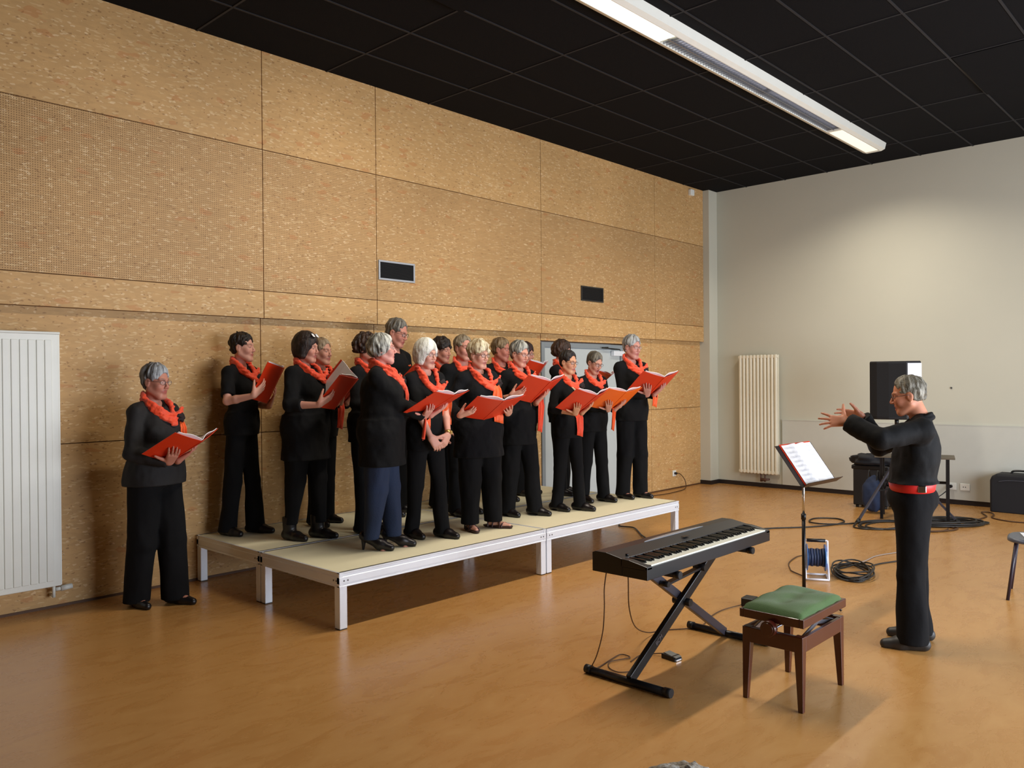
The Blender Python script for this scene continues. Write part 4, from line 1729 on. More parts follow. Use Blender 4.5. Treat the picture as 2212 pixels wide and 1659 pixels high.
        F.cone(kn.lerp(ank, .4), ank, .042 * s, .030 * s, .02)
        fd = Vector((-math.sin(fa), math.cos(fa), 0))
        F.cone(ank + Vector((0, 0, -.035)) - fd * .02, ank + fd * .09 + Vector((0, 0, -.05 - heel)), .030, .026, .02)
        F.cone(ank + fd * .09 + Vector((0, 0, -.05 - heel)), Vector((fx, fy_ - .02, .022 + zo)) + fd * .145, .026, .018, .02)
    HP = dict(jaw=P.get('jaw', 1.0), cheek=P.get('cheek', 1.0), mouth=P.get('mouth', 0))
    c0 = np.array(hc)

    def tohead(X, Y, Z):
        px, py, pz = (X - c0[0]) / hs, (Y - c0[1]) / hs, (Z - c0[2]) / hs
        return (RhT[0, 0] * px + RhT[0, 1] * py + RhT[0, 2] * pz, RhT[1, 0] * px + RhT[1, 1] * py + RhT[1, 2] * pz, RhT[2, 0] * px + RhT[2, 1] * py + RhT[2, 2] * pz)
    R_ = .14 * hs
    F.fn(lambda X, Y, Z: head_sdf(*tohead(X, Y, Z), HP) * hs, [v - R_ for v in hc], [v + R_ for v in hc], .018)
    V, Q = F.mesh()
    skin = col(P.get('skin', (214, 160, 138)))
    pig = np.tile(skin, (len(V), 1))
    hx, hy, hz = tohead(V[:, 0], V[:, 1], V[:, 2])
    near = (np.abs(hx) < .12) & (np.abs(hy) < .14) & (np.abs(hz) < .15)

    def paint(mask, c, a=1.0):
        m_ = np.clip(mask, 0, 1)[:, None] * near[:, None] * a
        pig[:] = pig * (1 - m_) + col(c) * m_
    ax_ = np.abs(hx)
    mo = HP['mouth']
    paint(1.6 - np.sqrt(((ax_ - .042) / .024) ** 2 + ((hz + .03) / .026) ** 2) * 1.2 - (hy < .02) * 3, (206, 124, 108), .25)
    paint(1.4 - np.sqrt((hx / .014) ** 2 + ((hz + .032) / .013) ** 2 + ((hy - .105) / .03) ** 2), (208, 126, 108), .3)
    lipm = 2.2 - 1.5 * np.sqrt((hx / .024) ** 2 + ((hz + .0625 + mo * .5) / (.0105 + mo)) ** 2) - (hy < .065) * 5
    paint(lipm, P.get('lips', (160, 78, 74)), .85)
    if mo > 0:
        paint(2.5 - 2 * np.sqrt((hx / .016) ** 2 + ((hz + .064 + mo * .3) / (.005 + mo)) ** 2) - (hy > .083) * 5 - (hy < .05) * 5, (60, 18, 16), 1)
    brow = 1.8 - 1.4 * np.sqrt(((ax_ - .030) / .019) ** 2 + ((hz - .0275 + np.abs(ax_ - .03) * .15) / .0042) ** 2) - (hy < .05) * 5
    paint(brow, P.get('brow', (90, 70, 58)), P.get('browa', .7))
    lid = 1.5 - np.sqrt(((ax_ - .0305) / .015) ** 2 + ((hz - .004) / .010) ** 2) - (hy < .06) * 5
    paint(lid, (170, 112, 98), .5)
    lash = 2.0 - 1.8 * np.sqrt(((ax_ - .0305) / .0135) ** 2 + ((hz + .0005) / .0022) ** 2) - (hy < .06) * 5
    paint(lash, (62, 40, 36), .75)
    body = np_mesh('body', V, Q, M_SKIN, root, pig)
    # eyes, a slit of white and iris between the lids
    if not P.get('eyes_shut', False):
        b = MB()
        for sgn in (-1, 1):
            n_ = 10
            vs, fs = [], []
            for i in range(n_ + 1):
                for j in range(n_ * 2):
                    th, p_ = PI * i / n_, PI * j / n_
                    q = Vector((math.sin(th) * math.cos(p_) * .0098, math.cos(th) * .0118, math.sin(th) * math.sin(p_) * .0042))
                    vs.append(hc + Rh @ (Vector((sgn * .0305, .0738, .0025)) + q) * hs)
            for i in range(n_):
                for j in range(n_ * 2):
                    j2 = (j + 1) % (n_ * 2)
                    fs.append((i * n_ * 2 + j, (i + 1) * n_ * 2 + j, (i + 1) * n_ * 2 + j2, i * n_ * 2 + j2))
            b.add(vs, fs, 0, True)
            o = b.build('eye', M_EYE, root)
            cv = np.array([v.co for v in o.data.vertices], dtype=F32)
            ex, ey, ez = tohead(cv[:, 0], cv[:, 1], cv[:, 2])
            c4 = np.ones((len(cv), 4), dtype=F32)
            c4[:, :3] = col((222, 212, 206))
            r2_ = np.sqrt((np.abs(ex) - .0305) ** 2 + (ez - .0025) ** 2)
            c4[r2_ < .0052, :3] = col((62, 50, 44))
            at = o.data.color_attributes.new('pigment', 'FLOAT_COLOR', 'POINT')
            at.data.foreach_set('color', c4.ravel())
            b = MB()
    # --- hair
    st = P.get('hair', 'short')
    HH = dict(thick=.009, top=1.5, rough=.0042, sf=13, fringe=.086, fw=.064, low=-.07)
    if st == 'bob':
        HH.update(low=-.105, fringe=.050, fw=.052, thick=.018, rough=.0018)
    if st == 'cropped':
        HH.update(thick=.008, rough=.003, low=-.055)
    if st == 'full':
        HH.update(thick=.018, low=-.085, fringe=.06, fw=.058)
    if st == 'curly':
        HH.update(thick=.020, low=-.075, fringe=.055)
    HH.update(P.get('hp', {}))
    Fh = Field([v - .155 * hs for v in hc], [v + .155 * hs for v in hc], .004)
    Fh.fn(lambda X, Y, Z: hair_sdf(*tohead(X, Y, Z), st, HH) * hs, [v - .2 for v in hc], [v + .2 for v in hc], .0005)
    V, Q = Fh.mesh(1)
    hx, hy, hz = tohead(V[:, 0], V[:, 1], V[:, 2])
    ph = np.arctan2(hx, hy + .014)
    nn = vnoise(ph * 7 + 40 + P['H'] * 50, hz * 14 + 30, hy * 10 + 12)[:, None]
    n2 = vnoise(ph * 20 + 70, hz * 20 + 30, hx * 20 + 12)[:, None]
    c1, c2 = col(P['haircol'][0]), col(P['haircol'][1])
    frt = np.clip((hy + .02) * 9, 0, 1)[:, None]
    mixv = np.clip((nn - .5) * 1.3 + (n2 - .5) * .9 + .25 + P.get('greyfront', .5) * frt, 0, 1)
    hair = np_mesh('hair', V, Q, M_HAIR, root, c1 * (1 - mixv) + c2 * mixv)
    # --- top
    slv = P.get('sleeve', 'long')
    topm = P.get('top', M_CLOTH)
    hem = P.get('hem', .80) * s
    loose = P.get('loose', .012)
    pts2 = [p for a in arms for p in (a[0], a[1], a[2])]
    gg = .26 * g + .04
    Ft = Field([min(-gg, min(p[0] for p in pts2) - .09), min(-.24 * g, min(p[1] for p in pts2) - .09), hem - .03],
               [max(gg, max(p[0] for p in pts2) + .09), max(.24 * g + .03, max(p[1] for p in pts2) + .09), 1.52 * s], .0065)
    torso(Ft, loose, .04)
    wz = P.get('hemw', 1.0)
    hw, hdp = (.168 * g * s + loose) * wz, (.122 * g * s + loose) * wz

    def skirt(X, Y, Z):
        t_ = np.clip((Z - hem) / (1.02 * s - hem + 1e-6), 0, 1)
        w_ = hw * (1 - t_) + (.142 * s * g + loose) * t_
        e_ = hdp * (1 - t_) + (.112 * s * g + loose) * t_
        rr_ = np.sqrt((X / w_) ** 2 + (Y / e_) ** 2)
        return np.maximum((rr_ - 1) * e_ * .9, Z - 1.02 * s)
    Ft.fn(skirt, [-hw, -hdp, hem - .03], [hw, hdp, 1.02 * s], .05)
    for k in (0, 1):
        S_, E_, W, d_, n_, t_, hp = arms[k]
        a_ = ah * (1 + (g - 1) * .5)
        li = P.get('sleeve_loose', .013)
        if slv == 'long' or slv == 'three':
            f_ = 1.0 if slv == 'long' else .45
            end = E_.lerp(W, f_ * .97)
            Ft.cone(S_, E_, .042 * s * a_ + li, .039 * s * a_ + li, .03)
            Ft.cone(E_, end, .042 * s * a_ + li, (.030 if f_ == 1 else .036) * s * a_ + li, .012)
            # square off the cuff
            dd = (W - E_).normalized()
            Ft.fn(lambda X, Y, Z, e=end, q=dd: np.maximum(-(X - e.x) * q.x - (Y - e.y) * q.y - (Z - e.z) * q.z, np.sqrt((X - e.x) ** 2 + (Y - e.y) ** 2 + (Z - e.z) ** 2) - .065), [v - .065 for v in end], [v + .065 for v in end], .003, 's')
        else:
            end = S_.lerp(E_, .82)
            Ft.cone(S_, end, .043 * s * a_ + li, .043 * s * a_ + li * 1.3, .03)
            dd = (E_ - S_).normalized()
            Ft.fn(lambda X, Y, Z, e=end, q=dd: np.maximum(-(X - e.x) * q.x - (Y - e.y) * q.y - (Z - e.z) * q.z, np.sqrt((X - e.x) ** 2 + (Y - e.y) ** 2 + (Z - e.z) ** 2) - .075), [v - .075 for v in end], [v + .075 for v in end], .003, 's')
    Ft.noise(.007, 13, 13, 8, P['H'] * 7)
    Ft.noise(.0035, 30, 30, 22, P['H'] * 5)
    ncol = P.get('neckline', .062)
    Ft.ell((0, .028 * s + lean, 1.462 * s), (ncol * s * 1.1, .085 * s, .072 * s), .008, 's')
    Ft.clip_z(hem)
    V, Q = Ft.mesh()
    top = np_mesh(P.get('topname', 'top'), V, Q, topm, root)
    # --- trousers
    tr = P.get('trousers', {})
    tm = tr.get('m', M_TROU)
    wk_, wa = tr.get('knee', .068), tr.get('hem', .075)
    hz_ = tr.get('z', .03) + heel * .3 + zo
    gt = tr.get('g', g)
    Fq = Field([min(-.25 * g, feet[0][0] - .14), -.26 * g, hz_ - .02], [max(.25 * g, feet[1][0] + .14), .26 * g + (.42 if zo else 0), 1.0 * s], .0075)
    Fq.ell((0, -.006 * s, .93 * s), (.172 * s * g, .124 * s * gt, .12 * s), .03)
    for k, sgn in enumerate((-1, 1)):
        fx, fy_, fa = feet[k]
        hip = Vector((sgn * .082 * s * g, -.005, .87 * s))
        ank = Vector((fx, fy_ - .02, hz_))
        kn = hip.lerp(ank, .50) + Vector((0, .016, 0)) if not zo else Vector((sgn * .10 * s, .40 * s, .885 * s))
        Fq.cone(hip, kn, .088 * s * gt, wk_ * s * (g * .5 + .5), .03)
        Fq.cone(kn, ank, wk_ * s * (g * .5 + .5), wa * s, .015)
    Fq.noise(.008, 11, 11, 5, P['H'] * 3)
    Fq.noise(.004, 26, 26, 9, P['H'] * 9)
    Fq.clip_z(hz_)
    Fq.clip_z(min(.99 * s, hem + .045), above=False)
    V, Q = Fq.mesh()
    np_mesh(tr.get('name', 'trousers'), V, Q, tm, root)
    # --- shoes
    kind = P.get('shoe', 'shoe')
    sm = P.get('shoem', M_SHOE)
    for k in (0, 1):
        fx, fy_, fa = feet[k]
        fd = Vector((-math.sin(fa), math.cos(fa), 0))
        c = Vector((fx, fy_ - .02, 0))
        ext = .20
        Fs = Field([c.x - ext, c.y - ext + .03, -.01], [c.x + ext, c.y + ext + .03, .20 if kind == 'boot' else .14], .0045)
        hl, tl = c - fd * .055, c + fd * .150
        big = 1.0 if fem else 1.08
        hb = heel
        Fs.cone(hl + Vector((0, 0, .036 + hb)), c + fd * .07 + Vector((0, 0, .032 + hb * .2)), .036 * big, .040 * big, .02)
        Fs.cone(c + fd * .07 + Vector((0, 0, .030 + hb * .2)), tl + Vector((0, 0, .022)), .040 * big, .027 * big, .02)
        if kind == 'boot':
            Fs.cone(c - fd * .012 + Vector((0, 0, .06)), c - fd * .01 + Vector((0, 0, .20)), .050, .058, .03)
            Fs.clip_z(.18, above=False)
        elif kind == 'shoe':
            Fs.cone(c + Vector((0, 0, .05)), c - fd * .02 + Vector((0, 0, .085)), .038, .038, .02)
            Fs.clip_z(.095, above=False)
        elif kind == 'sandal':
            Fs.clip_z(.024, above=False)
            for q, (u, r_, zz) in enumerate(((.02, .041, .05), (.06, .042, .045), (.10, .040, .035), (-.045, .037, .06))):
                cc = c + fd * u
                sd_ = Vector((fd.y, -fd.x, 0))
                P0 = [cc + sd_ * (math.cos(a) * r_) + Vector((0, 0, .012 + math.sin(a) * zz)) + fd * (.012 * math.cos(a) * (1 if q % 2 else -1)) for a in np.linspace(0, PI, 8)]
                for a, b_ in zip(P0[:-1], P0[1:]):
                    Fs.cone(a, b_, .006, .006, .003)
        else:
            # low cut: open the instep
            o_ = c + fd * .02 + Vector((0, 0, .085 + hb * .7))
            Fs.cone(o_ - fd * .035, o_ + fd * .055, .048, .046, .006, 's')
        if hb > 0:
            # arch and stiletto heel
            Fs.cone(c - fd * .01 + Vector((0, 0, -.012 + hb * .35)), c + fd * .055 + Vector((0, 0, -.03)), .03, .02, .006, 's')
            Fs.cone(hl + Vector((0, 0, .045 + hb * .6)), hl + Vector((0, 0, .0)) - fd * .004, .020, .0085, .008)
        Fs.clip_z(0.0)
        V, Q = Fs.mesh()
        np_mesh('sandal' if kind == 'sandal' else 'boot' if kind == 'boot' else 'shoe', V + np.array([0, 0, zo], dtype=F32), Q, sm, root)
    # --- scarf
    if P.get('scarf', True):
        scarf_m = P.get('scarfm', M_SCARF)

        def fy0(x, z, d0=.11):
            v = Ft.front_y(x, z)
            return d0 * s if v is None else v
        vz = P.get('scarfz', 1.32) * s
        Fc = Field([-.16 * s, -.16 * s + lean, 1.18 * s], [.20 * s, .26 * s * g + lean, 1.55 * s], .005)
        for q in range(5):
            dzq, rq = (q - 2) * .0125 * s + .004 * math.sin(q * 2.1 + P['H'] * 40), (.0135 if q % 2 else .0165) * s
            xk = -.035 * s * (1 if True else 0)          # knot sits toward the wearer's left
            zz = vz + dzq
            pts_ = [(0, -.085 * s + lean, 1.465 * s + dzq), (-.062 * s, -.045 * s + lean, 1.462 * s + dzq), (-.088 * s, .01 * s + lean, 1.435 * s + dzq * .6),
                    (-.070 * s, fy0(-.07 * s, 1.385 * s) + .010, 1.385 * s + dzq), (xk, fy0(xk, zz) + .012, zz),
                    (.035 * s, fy0(.03 * s, zz + .03) + .012, zz + .03 * s), (.078 * s, fy0(.07 * s, 1.385 * s) + .008, 1.390 * s + dzq), (.088 * s, .01 * s + lean, 1.435 * s + dzq * .6), (.062 * s, -.045 * s + lean, 1.462 * s + dzq)]
            pth = smooth_path(pts_, 5, True)
            for a, b_ in zip(pth, pth[1:] + pth[:1]):
                Fc.cone(a, b_, rq, rq, .0035)
        # knot and a flared end at the shoulder
        kx = -.055 * s
        kp = Vector((kx, fy0(kx, vz + .02) + .018, vz + .015 * s))
        Fc.cone(kp, kp + Vector((-.035 * s, .004, .03 * s)), .024 * s, .020 * s, .008)
        fl = P.get('flare', 1.0)
        if fl:
            p1 = kp + Vector((-.085 * s * fl, -.015, .055 * s))
            for q in (-1, 0, 1):
                Fc.cone(kp, p1 + Vector((.0, .0, q * .016 * s)), .014, .008, .006)
        Fc.noise(.0075, 26, 26, 75, P['H'] * 11)
        Fc.noise(.003, 70, 70, 70, P['H'] * 3)
        V, Q = Fc.mesh()
        sc = np_mesh('scarf', V, Q, scarf_m, root)
        for (tx, tz0, tz1, tw) in P.get('tails', ()):
            tx, tz0, tz1 = tx * s, tz0 * s, tz1 * s
            n_ = 14
            ycur = 0
            rings = []
            for i in range(n_ + 1):
                u = i / n_
                z_ = tz0 + (tz1 - tz0) * u
                ys = Ft.front_y(tx, z_) if z_ > hem + .01 else None
                yb = (ys if ys is not None else 0) + .014
                ycur = max(yb, ycur - .004)
                ww = tw * (.5 + .5 * min(u * 2.2, 1)) * s / 2
                ring = []
                m_ = 12
                for j in range(m_ + 1):
                    v = j / m_ * 2 - 1
                    wv = .007 * math.sin(v * 5 + u * 2) + .004 * math.sin(v * 11 - u * 3)
                    ring.append(Vector((tx + v * ww + .006 * math.sin(u * 5), ycur + wv + .004, z_ + (.012 * v if i == n_ else 0))))
                ring += [p + Vector((0, .0035, 0)) for p in ring[::-1]]
                rings.append(ring)
            b = MB()
            b.rings(rings)
            b.build('scarf_end', P.get('tailm', M_SCARF2), root)
        if P.get('brooch', True):
            bx = P.get('broochx', -.092) * s
            bz = P.get('broochz', 1.325) * s
            bc = Vector((bx, fy0(bx, bz) + .042, bz))
            Fb = Field([v - .06 for v in bc], [v + .06 for v in bc], .004)
            for q in range(9):
                a = q * 2.4
                rr_ = .012 + .017 * (q / 9)
                pc = bc + Vector((math.cos(a) * rr_, .010 - .012 * (q / 9), math.sin(a) * rr_))
                Fb.ell(pc, (.014, .009, .014), .004)
            Fb.ell(bc, (.026, .016, .028), .006)
            Fb.noise(.005, 90, 90, 90, 3)
            V, Q = Fb.mesh(0)
            np_mesh('flower_brooch', V, Q, M_FLOWER, root)
    # --- glasses
    if P.get('glasses'):
        b = MB()
        lens = MB()
        up = P.get('glasses') == 'on_hair'

        def hw_(x_, y_, z_):
            return hc + Rh @ Vector((x_, y_, z_)) * hs
        y0, z0 = (.094, .002) if not up else (.070, .108)
        for sgn in (-1, 1):
            ring = []
            for q in range(17):
                a = 2 * PI * q / 16
                ring.append((sgn * .033 + .0235 * math.cos(a), y0 - .006 * abs(math.cos(a) * sgn + 1) * .5 * (0 if up else 1), z0 + .0150 * (abs(math.sin(a)) ** .8) * (1 if math.sin(a) > 0 else -1)))
            if up:
                ring = [(x_, y_ + (z_ - z0) * -.9, z_) for x_, y_, z_ in ring]
            b.tube([hw_(*p) for p in ring], P.get('rim', .0014), n=6, cap=False)
            lens.add([hw_(*p) for p in ring[:16]], [list(range(16))], 0)
            if up:
                b.tube([hw_(sgn * .054, y0, z0), hw_(sgn * .082, .03, z0 - .02), hw_(sgn * .092, -.02, z0 - .05)], .0015, n=6)
            else:
                b.tube([hw_(sgn * .053, y0 - .006, z0 + .004), hw_(sgn * .074, .045, .006), hw_(sgn * .0775, -.006, .004)], .0014, n=6)
        b.tube([hw_(-.0125, y0, z0 + .004), hw_(0, y0 + .003, z0 + .007), hw_(.0125, y0, z0 + .004)], .0013, n=6)
        go = b.build('sunglasses' if up else 'glasses', P.get('rimm', M_RIM), root)
        lens.build('lens', M_LENS if not up else mat('pale_reflective_lens', (225, 228, 230), .1), go)
    for fnx in P.get('extra', ()):
        fnx(root, dict(s=s, arms=arms, Ft=Ft, hc=hc, Rh=Rh, hs=hs, hem=hem, g=g))
    # --- music folder in the hands
    if fol:
        make_folder(P, fol, fc, FR, op)
    return root


def make_folder(P, fol, fc, FR, op):
    M4 = Matrix.Translation((P['x'], P['y'], P['b'])) @ Matrix.Rotation(P['rz'], 4, 'Z') @ Matrix.Translation(fc) @ FR.to_4x4()
    t = link(bpy.data.objects.new('music_folder', None))
    t.empty_display_size = .1
    t.matrix_world = M4
    tag(t, fol['label'], 'folder', 'orange choir folders')
    w, hh = .235, .155
    cm = fol.get('m', M_ORANGE)
    for sd in (-1, 1):
        R2 = Matrix.Rotation(-sd * op, 4, 'Y')
        b = MB()
        # slightly bowed card cover
        rings = []
        for k in range(9):
            u = k / 8
            bow = .004 * math.sin(u * PI)
            rings.append([R2 @ Vector((sd * (.006 + u * w), y_, z_ - bow)) for y_, z_ in ((-hh, -.0035), (hh, -.0035), (hh, -.001), (-hh, -.001))])
        b.rings(rings, smooth=False)
        b.build('cover', cm, t)
        b = MB()
        rings = []
        for k in range(9):
            u = k / 8
            lift = .004 + .014 * math.sin(min(1, u * 1.3) * PI) * fol.get('lift', 1)
            rings.append([R2 @ Vector((sd * (.004 + u * .212), y_, z_ + lift)) for y_, z_ in ((-.140, .000), (.163, .000), (.163, .0035), (-.140, .0035))])
        b.rings(rings, smooth=False)
        b.build('sheet_music', M_PAPER, t)
    b = MB()
    b.box(-.008, .008, -hh, hh, -.0045, -.0025)
    b.build('spine', cm, t)
    return t


GREY = ((96, 92, 90), (198, 200, 200))
WHITE = ((196, 196, 184), (246, 246, 238))
DARK = ((20, 14, 13), (48, 34, 28))
BROWN = ((36, 22, 16), (78, 52, 38))
SANDY = ((104, 82, 58), (176, 158, 132))
BLONDE = ((122, 100, 66), (226, 214, 178))
SALT = ((44, 42, 38), (190, 190, 180))


def belt(root, c):
    s, g = c['s'], c['g']
    b = MB()
    rings = []
    for z, k in ((.918, .96), (.922, 1.0), (.972, 1.06), (.976, 1.03)):
        rings.append([Vector((math.cos(a) * .176 * s * g * k, math.sin(a) * .130 * s * g * k - .005, z)) for a in [2 * PI * q / 40 for q in range(40)]])
    b.rings(rings)
    o = b.build('belt', M_RED, root)
    a = math.radians(200)
    px, py = math.cos(a) * .176 * s * g * 1.05, math.sin(a) * .130 * s * g * 1.05 - .005
    MB().rbox(px - .012, px + .012, py - .022, py + .022, .928, .968, .006).build('buckle', M_CHROME, o)


def collar(root, c):
    s = c['s']
    Fk = Field([-.13, -.16, 1.33 * s], [.13, .12, 1.52 * s], .005)
    pth = [(0, -.085, 1.455), (-.055, -.070, 1.448), (-.078, -.02, 1.425), (-.055, .035, 1.395), (-.02, .06, 1.375)]
    for sg in (-1, 1):
        q = smooth_path([(sg * x, (y - .035) , z * s) for x, y, z in pth], 5)
        for a, b_ in zip(q[:-1], q[1:]):
            Fk.cone(a + Vector((0, .010, .010)), b_ + Vector((0, .010, .010)), .0085, .0085, .006)
            Fk.cone(a + Vector((0, .006, -.012)), b_ + Vector((0, .006, -.012)), .014, .013, .01)
    V, Q = Fk.mesh()
    np_mesh('collar', V, Q, M_JACKET, root)


def watch(side, r=.030, mt=None, wide=.012, up=.10):
    def f(root, c):
        S_, E_, W, d_, n_, t_, hp = c['arms'][side]
        d = (W - E_).normalized()
        p = W - d * .02
        b = MB()
        b.cyl(p - d * wide, p + d * wide, r, n=20)
        b.cyl(p + Vector(n_).normalized() * -(r * .8), p + Vector(n_).normalized() * -(r + .008), .014, n=14)
        b.build('wristwatch', mt or M_CHROME, root)
    return f


def logo(root, c):
    Ft, s = c['Ft'], c['s']
    x, z = -.085 * s, 1.29 * s
    y = (Ft.front_y(x, z) or .12)
    b = MB()
    pts = smooth_path([(x - .022, y + .006, z - .004), (x - .008, y + .009, z + .008), (x + .006, y + .009, z - .002), (x + .022, y + .006, z + .005)], 5)
    b.tube(pts, .005, n=6)
    b.build('chest_emblem', M_SCARF2, root)


def necklace(root, c):
    Ft, s = c['Ft'], c['s']
    for dz in (0, .02):
        pts = []
        for q in range(-8, 9):
            u = q / 8
            x = .095 * s * u
            z = (1.44 - .16 * math.cos(u * PI / 2) - dz) * s
            y = Ft.front_y(x, z)
            y = .05 if y is None else y
            pts.append((x, y + .008, z))
        b = MB()
        b.tube(smooth_path(pts, 3), .0042, n=6)
        b.build('necklace', mat('pale_beads', (212, 190, 158), .4), root)


def earring(root, c):
    b = MB()
    p = c['hc'] + c['Rh'] @ Vector((.079, -.008, -.040)) * c['hs']
    b.cyl(p + Vector((0, -.004, 0)), p + Vector((.0, .004, 0)), .006, n=10)
    b.build('earring', M_CHROME, root)


